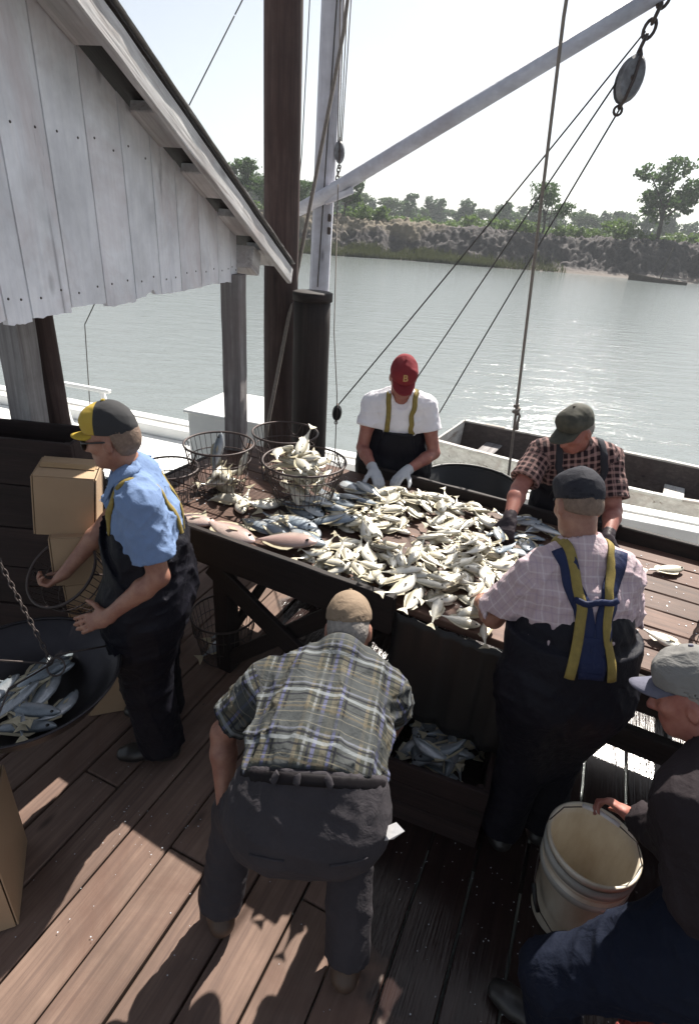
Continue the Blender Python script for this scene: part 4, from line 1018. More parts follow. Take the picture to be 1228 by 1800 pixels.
def ribbon(root, bvh, pts, wd, mat, name, off=.004, n=28, put=None, flat=None):
    """a strap laid on a surface along the given points"""
    P = [V3(p) for p in pts]; seg = [np.linalg.norm(b-a) for a, b in zip(P, P[1:])]; T = np.concatenate([[0], np.cumsum(seg)]); T /= T[-1]
    C = []; Nn = []
    for i in range(n+1):
        t_ = i/n; k = min(np.searchsorted(T, t_, 'right')-1, len(P)-2); p = lerp(P[k], P[k+1], (t_-T[k])/(T[k+1]-T[k]+1e-9))
        co, nr, _, _ = bvh.find_nearest(Vector(p)); C.append(V3(co)); Nn.append(V3(nr))
    C = np.array(C); Nn = np.array(Nn)
    for _ in range(3):
        C[1:-1] = (C[:-2]+2*C[1:-1]+C[2:])/4; Nn[1:-1] = (Nn[:-2]+2*Nn[1:-1]+Nn[2:])/4
    vs = []; fs = []; L = V3(root['_w'])
    for i in range(n+1):
        t_ = unit(C[min(i+1, n)]-C[max(i-1, 0)]); nn = unit(Nn[i]); s_ = unit(np.cross(t_, nn))
        for o_, z in ((-.5, off), (-.2, off+.003), (.2, off+.003), (.5, off), (.5, off-.004), (-.5, off-.004)): vs.append(C[i]+s_*wd*o_+nn*z-L)
    for i in range(n):
        for k in range(6): a = i*6+k; b = i*6+(k+1) % 6; fs.append((a, b, b+6, a+6))
    fs.append((5, 4, 3, 2, 1, 0)); fs.append(tuple(n*6+k for k in range(6)))
    me = fast_mesh(name, vs, fs, True); me.materials.append(MAT[mat]); o = bpy.data.objects.new(name, me); COL.objects.link(o); o.parent = put or root
    return o
def glove(root, J, S, mat, s=1.08):
    w_ = V3(J['wr'+S]); hd = J['hand'+S]; v = Vol(w_-.24, w_+.24, .0058)
    add_hand(v, w_, hd[0], hd[1], hd[2], hd[3], s, .06, .0022); d = unit(w_-V3(J['el'+S]))
    v.cone(w_-d*.045, w_+d*.01, .037, .03, .01, capa=True); v.folds(.0018, 90, 6)
    return surf_obj('glove', v, MAT[mat], root, 1)[0]
# ================================================================ people
MAT['tan_cap'] = cloth('tan cap cloth', (.2460, .1845, .1312), (.2050, .1517, .1066))
MAT['olive_cap'] = plain('olive camouflage cap', (.0738, .0697, .0492), (.0287, .0287, .0230), 22, .8, .2, 60)
MAT['ink_cap'] = cloth('faded black cap', (.0369, .0369, .0451), (.0246, .0246, .0312))
MAT['grey_cap'] = cloth('pale grey cap', (.2132, .2091, .2009), (.1558, .1517, .1476))
MAT['grey_bill'] = cloth('grey blue bill', (.1312, .1312, .1722), (.0984, .0984, .1312))
MAT['red_cap'] = cloth('red ball cap', (.2132, .0262, .0328), (.1640, .0213, .0279))
MAT['gold'] = plain('gold embroidery', (.4510, .2952, .1148), (.3690, .2296, .0820), 60, .6, .2, 200)
MAT['yellow_bill'] = cloth('yellow bill', (.4592, .3280, .0492), (.3936, .2706, .0410))
MAT['paper'] = plain('crumpled paper', (.75, .73, .72), (.6, .58, .58), 20, .7, .3, 50)
MAT['glass_frame'] = plain('dark plastic frame', (.02, .018, .018), (.03, .025, .025), 10, .3, .0)
N = NT('dark lens'); N.set(Base_Color=(.03, .03, .03, 1), Roughness=.08); MAT['lens'] = N.m
def two_tone(name, c1, c2, point, dr):
    N = NT(name); t = N.tc('Object', loc=tuple(-V3(point))); d = N.n('VectorMath', operation='DOT_PRODUCT'); N.l(t, 0, d, 0); d.inputs[1].default_value = tuple(unit(dr))
    r_ = N.n('MapRange'); N.l(d, 'Value', r_, 0); r_.inputs[1].default_value = -.001; r_.inputs[2].default_value = .001
    N.col(N.mix((r_, 0), c2, c1)); N.set(Roughness=.85); N.bump(N.noise(N.tc(), 90, 3, .6), 0, .3, .003); return N.m

# --- the bent man in the plaid shirt
J = dict(hipL=(-.155, 1.06, .83), hipR=(.045, 1.06, .83), kneeL=(-.33, 1.31, .47), kneeR=(.09, 1.25, .46), ankL=(-.375, 1.19, .085), ankR=(.115, 1.05, .085),
         toeL=(-.35, 1, 0), toeR=(.25, 1, 0), waist=(-.05, 1.145, .935), chest=(-.02, 1.40, .945), neck=(.012, 1.545, 1.03), shL=(-.245, 1.45, .955), shR=(.185, 1.47, .945),
         elL=(-.395, 1.42, .745), wrL=(-.365, 1.29, .545), elR=(.225, 1.62, .70), wrR=(.275, 1.745, .50), head=(.03, 1.665, 1.06), hf=(.12, .78, -.62), hu=(-.02, .62, .78),
         handL=((.25, .1, -.75), (.9, .2, .1), 1, .35), handR=((.1, .45, -.85), (-.9, .2, -.1), -1, .9))
pm = thing('person', (-.1, 1.1, 0), 'man in plaid shirt and tan cap bent over, his back to us', 'person')
build_body(pm, J, 1.1, 'skin', 1.0, arm=1.1)
so1, vt1, F1 = shirt(pm, J, 1.12, 'plaid', sleeve=.72, fold=.012, seed=4, hem=((-.06, 1.075, .99), (0, -.85, -.25)), belly=.12, sl_r=(.076, .09), foldfreq=26)
_, tvt, tF = trousers(pm, J, 1.04, 'trouser', full=True, fold=.0055, seed=8, top=((-.06, 1.104, .988), (.0, .80, .60)), leg=(.106, .086, .082, .08))
shoes(pm, J, 'shoe'); cap_on(pm, J, 'tan_cap', .06); hair_on(pm, J, 'hair_grey', 1., -.06, .03)
tb1 = tree_of(tvt, tF)
hm = V3((-.055, 1.06, .83)); wv_ = V3(J['waist']); ax = unit(wv_-hm)
bv = Vol(hm-.35, hm+.35, .007)
for a, b, ra, rb, sd, wd in torso_prims(J, 1.04, .032)[:2]: bv.cone(a, b, ra, rb, .05, sd, wd)
cb = V3((-.06, 1.10, .985)); nb_ = unit(V3((0, .80, .60))); bv.plane(cb-nb_*.006, nb_); bv.plane(cb-nb_*.040, -nb_); _, bvt, bF = surf_obj('belt', bv, MAT['belt'], pm, 1); bt_ = tree_of(np.concatenate([bvt, tvt]), np.concatenate([bF, tF+len(bvt)]))
for dx, lean in ((-.125, -.01), (-.045, 0), (.062, .008)):
    c = V3((-.05+dx, .995, 1.085)); q = ribbon(pm, bt_, [c+V3((-lean, .012, .009)), c+V3((lean, -.034, -.026))], .020, 'trouser', 'belt_loop', .008, 12)
ribbon(pm, tb1, [(-.20, .93, .86), (-.105, .90, .865)], .006, 'trouser', 'pocket_welt', .003, 12)
ribbon(pm, tb1, [(.02, .90, .865), (.12, .94, .86)], .006, 'trouser', 'pocket_welt', .003, 12)
hk = fast_mesh('pocket_paper', [(0, 0, 0), (.045, .0, .02), (.075, .01, .045), (.05, .025, .06), (.01, .02, .035), (.03, -.012, .035)], [(0, 1, 5), (1, 2, 5), (2, 3, 5), (3, 4, 5), (4, 0, 5), (0, 4, 3, 2, 1)])
link('pocket_paper', hk, MAT['paper'], pm, (.15, 1.0, .835)); hk2 = link('handkerchief', hk.copy(), None, pm, (-.27, 1.03, .85), (0, 2.4, .5)); hk2.data.materials.clear(); hk2.data.materials.append(MAT['white_shirt'])

# --- the man in the blue shirt, in profile
J = dict(hipL=(-.835, 1.90, .92), hipR=(-.835, 2.08, .92), kneeL=(-.865, 1.89, .50), kneeR=(-.90, 2.10, .50), ankL=(-.83, 1.89, .085), ankR=(-.90, 2.12, .085),
         toeL=(-1, -.12, 0), toeR=(-1, .1, 0), waist=(-.825, 1.99, 1.06), chest=(-.825, 1.985, 1.30), neck=(-.855, 1.98, 1.495), shL=(-.77, 1.82, 1.425), shR=(-.89, 2.14, 1.40),
         elL=(-.712, 1.775, 1.155), wrL=(-.915, 1.735, .975), elR=(-1.06, 2.14, 1.17), wrR=(-1.235, 2.03, .955), head=(-.912, 1.962, 1.635), hf=(-1, -.10, -.17), hu=(-.2, 0, 1),
         handL=((-.93, -.05, -.38), (-.1, .75, -.6), -1, .28), handR=((-.75, -.2, -.6), (-.5, .1, .6), 1, 1.25))
bm_ = thing('person', (-.86, 1.98, 0), 'man in light blue shirt and yellow and black cap, seen in profile', 'person')
build_body(bm_, J, 1.02, 'skin', .9)
hf_ = unit((-1, -.1, 0)); wa = V3(J['waist'])
BB = [((-.83, 1.98, 1.30), (0, 0, 1)), (wa+hf_*.02+V3((0, 0, .0)), (-hf_[0]*.8, -hf_[1]*.8, .62))]
_, vt, F = shirt(bm_, J, 1.06, 'blue_shirt', carve=(1.12, .032, BB), sleeve=.74, fold=.010, seed=12, sl_r=(.074, .084), foldfreq=30, belly=.10)
trousers(bm_, J, 1.12, 'bib', 'overalls', infl=.032, fold=.008, seed=14, leg=(.125, .112, .108, .105),
         bib=BB)
shoes(bm_, J, 'boot')
bt = tree_of(vt, F)
ribbon(bm_, bt, [(-.95, 1.87, 1.27), (-.915, 1.85, 1.38), (-.82, 1.85, 1.51), (-.74, 1.88, 1.46), (-.70, 1.95, 1.30), (-.69, 2.0, 1.14)], .028, 'strap', 'suspender', .005, 40)
ribbon(bm_, bt, [(-.98, 2.06, 1.27), (-.96, 2.08, 1.38), (-.87, 2.10, 1.50), (-.78, 2.08, 1.46), (-.70, 2.02, 1.30), (-.69, 1.99, 1.14)], .036, 'strap', 'suspender', .005, 40)
ribbon(bm_, bt, [(-.795, 1.985, 1.535), (-.82, 1.90, 1.53), (-.90, 1.885, 1.475), (-.955, 1.90, 1.425)], .058, 'blue_shirt', 'collar', .012, 22)
ribbon(bm_, bt, [(-.795, 1.985, 1.535), (-.84, 2.06, 1.52), (-.92, 2.06, 1.47), (-.965, 2.03, 1.425)], .058, 'blue_shirt', 'collar', .012, 22)
MAT['duo_cap'] = two_tone('yellow and black cap', (.43, .30, .045), (.022, .022, .025), V3(J['head'])+hf_*.035-V3(bm_['_w']), hf_)
cap_on(bm_, J, 'duo_cap', .08, hs=.9, tall=.012, bmat='yellow_bill', tilt=.10); hair_on(bm_, J, 'hair_brown', .9, -.075, -.03, .007)
c, f, u = V3(J['head']), unit(J['hf']), unit(J['hu']); r_ = unit(np.cross(f, u)); u = np.cross(r_, f); P = lambda a, b, d: c+(f*a+r_*b+u*d)*.9
gl = tube('glasses', [P(-.005, -.084, .01), P(.07, -.075, .012), P(.098, -.062, .012), P(.112, -.03, .014), P(.114, 0, .014), P(.112, .03, .014), P(.098, .062, .012), P(.07, .075, .012), P(-.005, .084, .01)], .0035, MAT['glass_frame'], bm_, 6)
for b in (-1, 1):
    lv, lf = lathe_geo([(0, 0), (.022, 0), (.022, .003), (0, .003)], 16); Fm = Matrix((Vector(r_), Vector(u), Vector(f))).transposed()
    sub(gl, 'lens', fast_mesh('lens', [Fm @ Vector(q)+Vector(P(.104, b*.034, -.004)) for q in lv], lf), MAT['lens'], None)

# --- the man in the white undershirt and red cap
J = dict(hipL=(.38, 3.70, .92), hipR=(.19, 3.70, .92), kneeL=(.40, 3.66, .49), kneeR=(.17, 3.66, .49), ankL=(.42, 3.70, .085), ankR=(.15, 3.70, .085), toeL=(.15, -1, 0), toeR=(-.15, -1, 0),
         waist=(.285, 3.71, 1.03), chest=(.285, 3.69, 1.24), neck=(.282, 3.64, 1.435), shL=(.465, 3.67, 1.36), shR=(.10, 3.67, 1.355), elL=(.545, 3.60, 1.065), wrL=(.345, 3.39, 1.0),
         elR=(.055, 3.59, 1.07), wrR=(.135, 3.38, 1.0), head=(.276, 3.545, 1.575), hf=(.03, -.80, -.62), hu=(0, -.60, .80),
         handL=((-.55, -.75, -.25), (0, -.3, -1), 1, .5), handR=((.35, -.85, -.35), (0, -.3, -1), -1, .45), gloveL=1, gloveR=1)
tm = thing('person', (.285, 3.7, 0), 'man in white undershirt, dark bib and red cap facing us behind the table', 'person')
build_body(tm, J, 1.0, 'skin_red', 1.0)
BB = [((.285, 3.6, 1.205), (0, 0, 1)), ((.285, 3.70, 1.1), (0, 1, 0)), ((.405, 3.6, 1.1), (1, 0, .22)), ((.165, 3.6, 1.1), (-1, 0, .22))]
_, vt, F = shirt(tm, J, 1.04, 'white_shirt', 'undershirt', carve=(1.1, .03, BB), sleeve=.52, fold=.006, seed=21, collar=False, sl_r=(.068, .078), vneck=((.282, 3.52, 1.42), (.282, 3.40, 1.38), .075, .085))
trousers(tm, J, 1.1, 'bib', 'overalls', infl=.03, fold=.006, seed=22, leg=(.12, .105, .105, .1), bib=BB)
shoes(tm, J, 'boot'); bt = tree_of(vt, F)
for s in (-1, 1):
    ribbon(tm, bt, [(.285+s*.095, 3.5, 1.19), (.285+s*.092, 3.5, 1.32), (.285+s*.088, 3.58, 1.455), (.285+s*.09, 3.70, 1.45), (.285+s*.06, 3.82, 1.3)], .034, 'strap', 'suspender', .005, 40)
cp = cap_on(tm, J, 'red_cap', .075, tall=.008, tilt=.05); hair_on(tm, J, 'hair_blond', 1., -.06, .01)
glove(tm, J, 'L', 'glove'); glove(tm, J, 'R', 'glove')
def letter(txt, size, pos, right, up_, mat, par, name='emblem', ext=.0015):
    cu = bpy.data.curves.new(name, 'FONT'); cu.body = txt; cu.size = size; cu.extrude = ext; cu.align_x = 'CENTER'; cu.align_y = 'CENTER'; cu.offset = size*.02
    ob = bpy.data.objects.new(name, cu); COL.objects.link(ob); bpy.context.view_layer.update()
    me = bpy.data.meshes.new_from_object(ob.evaluated_get(bpy.context.evaluated_depsgraph_get())); bpy.data.objects.remove(ob)
    r_, u = Vector(right).normalized(), Vector(up_).normalized(); nn = r_.cross(u); Mx = Matrix((r_, u, nn)).transposed().to_4x4()
    L = Vector(par.parent['_w']) if par.parent is not None else Vector((0, 0, 0)); Mx.translation = Vector(pos)-L
    me.transform(Mx); me.materials.clear(); me.materials.append(mat); o = bpy.data.objects.new(name, me); COL.objects.link(o); o.parent = par; return o
c, f, u = V3(J['head']), unit(J['hf']), unit(J['hu']); r_ = unit(np.cross(f, u)); u = np.cross(r_, f)
uu = unit(u*.80-f*.45); letter('B', .058, c+f*.095+u*.108, -r_, uu, MAT['gold'], cp)

# --- the man in the checked shirt
J = dict(hipL=(1.50, 3.30, .92), hipR=(1.31, 3.22, .92), kneeL=(1.50, 3.27, .49), kneeR=(1.30, 3.19, .49), ankL=(1.52, 3.32, .085), ankR=(1.30, 3.26, .085), toeL=(-.3, -1, 0), toeR=(-.5, -1, 0),
         waist=(1.385, 3.24, 1.02), chest=(1.325, 3.17, 1.19), neck=(1.285, 3.10, 1.355), shL=(1.49, 3.10, 1.29), shR=(1.10, 3.13, 1.285), elL=(1.515, 2.92, 1.05), wrL=(1.425, 2.72, .985),
         elR=(.965, 2.96, 1.125), wrR=(.885, 2.77, 1.025), head=(1.225, 3.03, 1.475), hf=(-.74, -.52, -.46), hu=(-.40, -.24, .85),
         handL=((-.5, -.7, -.4), (0, -.2, -1), 1, .5), handR=((-.25, -.75, -.5), (.1, -.3, -1), -1, .55), gloveR=1, gloveL=1)
km = thing('person', (1.4, 3.25, 0), 'man in brown checked shirt and olive cap leaning over the table', 'person')
build_body(km, J, 1.08, 'skin_red', 1.0, arm=1.15)
_, vt, F = shirt(km, J, 1.14, 'check', sleeve=.8, fold=.007, seed=31, belly=.11, sl_r=(.076, .088))
d_ = unit((-.4, -1, 0)); trousers(km, J, 1.16, 'bib', 'overalls', infl=.03, fold=.006, seed=32, leg=(.12, .105, .105, .1), bib=[((1.33, 3.1, 1.22), (0, 0, 1)), ((1.33, 3.19, 1.1), tuple(-d_)), ((1.45, 3.1, 1.1), (1, -.3, .2)), ((1.21, 3.1, 1.1), (-1, .3, .2))])
shoes(km, J, 'boot'); bt = tree_of(vt, F)
ribbon(km, bt, [(1.40, 2.98, 1.18), (1.42, 2.96, 1.30), (1.405, 3.06, 1.41), (1.42, 3.18, 1.38), (1.40, 3.3, 1.2)], .04, 'ink_cap', 'suspender', .005, 40)
ribbon(km, bt, [(1.20, 2.99, 1.16), (1.165, 2.98, 1.28), (1.17, 3.06, 1.40), (1.22, 3.2, 1.38), (1.30, 3.3, 1.2)], .04, 'ink_cap', 'suspender', .005, 40)
cap_on(km, J, 'olive_cap', .10, tall=.006); hair_on(km, J, 'hair_grey', 1., -.06, .0); glove(km, J, 'R', 'dark_glove', 1.15); glove(km, J, 'L', 'dark_glove', 1.1)

# --- the man in the pink shirt, back to us
J = dict(hipL=(.765, 1.60, .91), hipR=(.955, 1.60, .91), kneeL=(.79, 1.62, .48), kneeR=(.95, 1.67, .48), ankL=(.77, 1.60, .085), ankR=(.955, 1.64, .085), toeL=(-.1, 1, 0), toeR=(.2, 1, 0),
         waist=(.86, 1.63, 1.05), chest=(.855, 1.70, 1.235), neck=(.845, 1.775, 1.42), shL=(.70, 1.745, 1.305), shR=(1.01, 1.755, 1.33), elL=(.60, 1.80, 1.06), wrL=(.60, 1.985, .995),
         elR=(1.10, 1.80, 1.05), wrR=(.98, 2.02, .985), head=(.828, 1.85, 1.555), hf=(-.12, .82, -.50), hu=(-.05, .48, .86),
         handL=((.15, .85, -.15), (.5, -.1, -.8), -1, .5), handR=((-.5, .7, -.3), (0, 0, -1), 1, .5))
kp = thing('person', (.87, 1.62, 0), 'man in pale pink shirt with yellow suspender straps, back to us at the table', 'person')
build_body(kp, J, 1.0, 'skin', .93)
BB = [((.86, 1.63, 1.14), (0, .05, 1))]
_, vt, F = shirt(kp, J, 1.02, 'pink', sleeve=.92, fold=.0105, seed=41, sl_r=(.072, .09), foldfreq=26, carve=(1.04, .034, BB))
_, ovt, oF = trousers(kp, J, 1.04, 'bib', 'overalls', infl=.034, fold=.005, seed=42, leg=(.118, .10, .095, .092), bib=BB)
shoes(kp, J, 'boot'); bt = tree_of(np.concatenate([vt, ovt]), np.concatenate([F, oF+len(vt)]))
for s, x1 in ((-1, .775), (1, .93)):
    ribbon(kp, bt, [(.86+s*.012, 1.45, 1.09), (.858+s*.03, 1.5, 1.24), (x1-s*.0, 1.58, 1.40), (x1+s*.03, 1.72, 1.46)], .062, 'navy', 'back_strap', .005, 30)
    ribbon(kp, bt, [(.86+s*.075, 1.45, 1.085), (.86+s*.055, 1.5, 1.26), (x1-s*.015, 1.58, 1.40), (x1+s*.0, 1.72, 1.46), (x1+s*.01, 1.86, 1.40)], .034, 'strap', 'suspender', .010, 30)
ribbon(kp, bt, [(.775, 1.55, 1.345), (.86, 1.54, 1.33), (.94, 1.55, 1.35)], .022, 'navy', 'cross_strap', .015, 14)
ribbon(kp, bt, [(.855, 1.5, 1.10), (.855, 1.5, 1.23)], .085, 'navy', 'back_panel', .007, 14)
cap_on(kp, J, 'ink_cap', .06, hs=.93, tall=.004, back=.012); hair_on(kp, J, 'hair_brown', .93, -.015, -.01, .001)

# --- the man crouching at the right edge with the bucket
J = dict(hipL=(1.08, .84, .70), hipR=(1.27, .80, .70), kneeL=(.72, .90, .41), kneeR=(1.33, 1.14, .50), ankL=(.80, .90, .085), ankR=(1.38, 1.05, .085), toeL=(-.8, .6, 0), toeR=(-.3, .9, 0),
         waist=(1.16, .88, .82), chest=(1.13, 1.0, .98), neck=(1.10, 1.14, 1.125), shL=(.975, 1.02, 1.06), shR=(1.28, 1.10, 1.05), elL=(1.07, 1.10, .80), wrL=(1.05, 1.275, .655), elR=(1.46, 1.16, .78), wrR=(1.44, 1.36, .62),
         head=(1.055, 1.26, 1.225), hf=(-.82, .46, -.40), hu=(-.2, .35, .9),
         handL=((-.5, .75, -.2), (-.5, -.1, -.75), -1, .95), handR=((-.6, .6, -.2), (-.3, 0, -.9), 1, .6), )
rp = thing('person', (1.2, .8, 0), 'crouching man in dark shirt and grey cap holding the bucket at lower right', 'person')
build_body(rp, J, 1.04, 'skin_red', 1.0)
shirt(rp, J, 1.12, 'dark_shirt', sleeve=1.72, fold=.007, seed=51, sl_r=(.085, .085), foldfreq=28)
trousers(rp, J, 1.1, 'denim', 'jeans', fold=.008, seed=52, leg=(.11, .092, .09, .085)); shoes(rp, J, 'boot')
cap_on(rp, J, 'grey_cap', .08, tall=.012, bmat='grey_bill', fold=.004); hair_on(rp, J, 'hair_grey', 1., -.06, .0)

st_ = thing('red_crate', (1.2, .70, 0), 'dull red wooden crate the crouching man sits on', 'crate')
MAT['red_wood'] = wood('dull red crate', (.20, .035, .03), (.27, .05, .04), (.1, .02, .02), .7)
for k in range(4):
    z = .07+k*.135
    for y in (.50, .90): beam('slat', (1.0, y, z), (1.45, y, z), .02, .12, MAT['red_wood'], st_)
    for x in (1.01, 1.44): beam('slat', (x, .512, z), (x, .888, z), .02, .12, MAT['red_wood'], st_)
for y in (.57, .70, .83): beam('lid_board', (.99, y, .552), (1.46, y, .552), .12, .02, MAT['red_wood'], st_)
# ================================================================ fish
def fishmat(name, back, side, belly, spot=.3, rough=.28):
    N = NT(name); t = N.tc(); sx = N.n('SeparateXYZ'); N.l(t, 0, sx, 0); oi = N.n('ObjectInfo')
    ns = N.noise(t, 26, 4, .6); ma = N.n('Math', operation='MULTIPLY_ADD'); N.l(ns, 0, ma, 0); ma.inputs[1].default_value = .02; N.l(sx, 1, ma, 2)
    mr = N.n('MapRange'); N.l(ma, 0, mr, 0); mr.inputs[1].default_value = -.03; mr.inputs[2].default_value = .055
    r_ = N.ramp(mr, [(.25, belly), (.55, side), (.9, back)])
    mt = N.noise(t, 60, 5, .7); m = N.mix((N.ramp(mt, [(.45, (0,)*3), (.75, (spot,)*3)]), 0), (r_, 0), tuple(a*.5 for a in back))
    # gill cover line and head tone
    gx_ = N.n('MapRange'); N.l(sx, 0, gx_, 0); gx_.inputs[1].default_value = .055; gx_.inputs[2].default_value = .075; gx_.inputs[3].default_value = 0; gx_.inputs[4].default_value = .35
    m = N.mix((gx_, 0), m, tuple((a+b)*.42 for a, b in zip(back, side)))
    rv = N.n('MapRange'); N.l(oi, 'Random', rv, 0); rv.inputs[3].default_value = .72; rv.inputs[4].default_value = 1.1
    m = N.mix(1., m, (rv, 0), 'MULTIPLY'); N.col(m); N.set(Roughness=rough, Metallic=.22); N.b.inputs['Coat Weight'].default_value = .45; N.b.inputs['Coat Roughness'].default_value = .12; N.b.inputs['Specular IOR Level'].default_value = .6
    vo = N.n('TexVoronoi'); vo.inputs['Scale'].default_value = 190; N.l(t, 0, vo, 'Vector'); N.bump(vo, 0, .22, .003); return N.m
MAT['fish_pale'] = fishmat('pale fish skin', (.40, .35, .23), (.74, .70, .58), (.82, .79, .70))
MAT['fish_blue'] = fishmat('blue grey fish skin', (.15, .19, .24), (.34, .39, .44), (.52, .54, .55), .2, .22)
MAT['fish_dark'] = fishmat('dark backed fish skin', (.07, .085, .095), (.26, .30, .33), (.48, .50, .52), .25, .22)
MAT['fish_pink'] = fishmat('pink fish skin', (.42, .30, .27), (.62, .42, .38), (.66, .52, .46), .15, .3)
MAT['fin'] = plain('fish fin', (.46, .41, .29), (.34, .30, .21), 60, .45, .2, 200)
MAT['eye'] = plain('fish eye', (.01, .01, .01), (.02, .02, .015), 10, .15, 0)
def fish_geo(L, D, T, bend, lift, seed):
    """body lying on its side: X head(+) to tail(-), Y dorsal(+), Z thickness"""
    prof = [(-.50, .10, .10), (-.44, .13, .14), (-.36, .22, .22), (-.24, .52, .5), (-.08, .86, .82), (.08, 1., 1.), (.22, .94, 1.0), (.34, .74, .86), (.43, .48, .6), (.485, .22, .3), (.5, .06, .08)]
    vs = []; fs = []; n = 10
    cl = lambda t: (t*L, bend*L*(t*t-.1)*(1.0), lift*L*max(0, -t-.1)**2*3)
    for t, d, w_ in prof:
        x, y, z = cl(t)
        for k in range(n):
            a = 2*math.pi*k/n; yy = math.cos(a)*D/2*d; yy = yy*(1.0 if yy > 0 else 1.06)
            vs.append((x, y+yy, z+math.sin(a)*T/2*w_*(1-.25*abs(math.cos(a)))))
    for i in range(len(prof)-1):
        for k in range(n): fs.append((i*n+k, (i+1)*n+k, (i+1)*n+(k+1) % n, i*n+(k+1) % n))
    fs.append(tuple(range(n))); fs.append(tuple(range(len(prof)*n-1, (len(prof)-1)*n-1, -1)))
    x, y, z = cl(-.49); th = .0016
    def plate(pts): 
        m = len(pts); v = [(a, b, c+th) for a, b, c in pts]+[(a, b, c-th) for a, b, c in pts]
        return v, [tuple(range(m)), tuple(range(2*m-1, m-1, -1))]+[(i, i+m, (i+1) % m+m, (i+1) % m) for i in range(m)]
    tail = plate([(x+.01*L, y+D*.06, z), (x-.07*L, y+D*.26, z+.004), (x-.16*L, y+D*.42, z+.006), (x-.12*L, y+.0, z+.003), (x-.15*L, y-D*.40, z-.002), (x-.07*L, y-D*.24, z), (x+.01*L, y-D*.06, z)])
    q = lambda t, d: (t*L, bend*L*(t*t-.1)+d*D/2, 0)
    dors = plate([q(.24, .86), q(.16, 1.32), q(.04, 1.30), q(-.12, 1.04), q(-.28, .66), q(-.33, .36), q(-.1, .75), q(.1, .9)])
    anal = plate([q(-.08, -.78), q(-.14, -1.14), q(-.26, -.74), q(-.3, -.34), q(-.2, -.5)])
    pv, pf = plate([(.2*L, -D*.02, 0), (.10*L, D*.03, .004), (.02*L, -D*.10, .007), (.09*L, -D*.16, .004)]); pv = [(a, b+bend*L*(a*a/L/L-.1), c+T*.49) for a, b, c in pv]
    ev, ef = lathe_geo([(0, .004), (.004, .003), (.0065, 0)], 8); ex = (.385*L, bend*L*(.148-.1)+D*.10, T*.355)
    e1 = [(a*L/.24+ex[0], b*L/.24+ex[1], c+ex[2]) for a, b, c in ev]; e2 = [(a*L/.24+ex[0], b*L/.24+ex[1], -c-ex[2]) for a, b, c in ev]
    M_ = lambda nm, v, f, mt, sm=False: (lambda me: (me.materials.append(mt), me)[1])(fast_mesh(nm, v, f, sm))
    return vs, fs, [('tail_fin', M_('tail_fin', *tail, MAT['fin'])), ('dorsal_fin', M_('dorsal_fin', *dors, MAT['fin'])), ('anal_fin', M_('anal_fin', *anal, MAT['fin'])), ('pectoral_fin', M_('pectoral_fin', pv, pf, MAT['fin'])),
                    ('eye', M_('eye', e1, ef, MAT['eye'])), ('eye', M_('eye', e2, [t_[::-1] for t_ in ef], MAT['eye']))]
FK = {}
for key, (L, D, T, mt) in {'pale': (.215, .070, .038, 'fish_pale'), 'blue': (.235, .088, .036, 'fish_blue'), 'dark': (.275, .072, .044, 'fish_dark'), 'pink': (.36, .13, .06, 'fish_pink')}.items():
    FK[key] = []
    for i, (bd, lf) in enumerate(((0., .05), (.22, .2), (-.22, .1), (.42, .3), (-.1, .5))):
        vs, fs, parts = fish_geo(L, D, T, bd, lf, i); me = fast_mesh('fish', vs, fs, True); me.materials.append(MAT[mt]); FK[key].append((me, parts, L, D, T))
FR = random.Random(5)
def fish(kind, pos, yaw, label, group=None, pitch=0., roll=0., sc=1., var=None, flip=None, parts=True):
    me, ps, L, D, T = FK[kind][FR.randrange(5) if var is None else var]
    o = bpy.data.objects.new('fish', me); COL.objects.link(o)
    fl = FR.random() < .5 if flip is None else flip
    o.rotation_mode = 'QUATERNION'
    o.rotation_quaternion = Matrix.Rotation(yaw, 3, 'Z').to_quaternion() @ Matrix.Rotation(-pitch, 3, 'Y').to_quaternion() @ Matrix.Rotation(roll+(math.pi if fl else 0), 3, 'X').to_quaternion()
    o.location = pos; o.scale = (sc, sc, sc)
    for nm, pm_ in ps:
        c = bpy.data.objects.new(nm, pm_); COL.objects.link(c); c.parent = o
    return tag(o, label, 'fish', group)
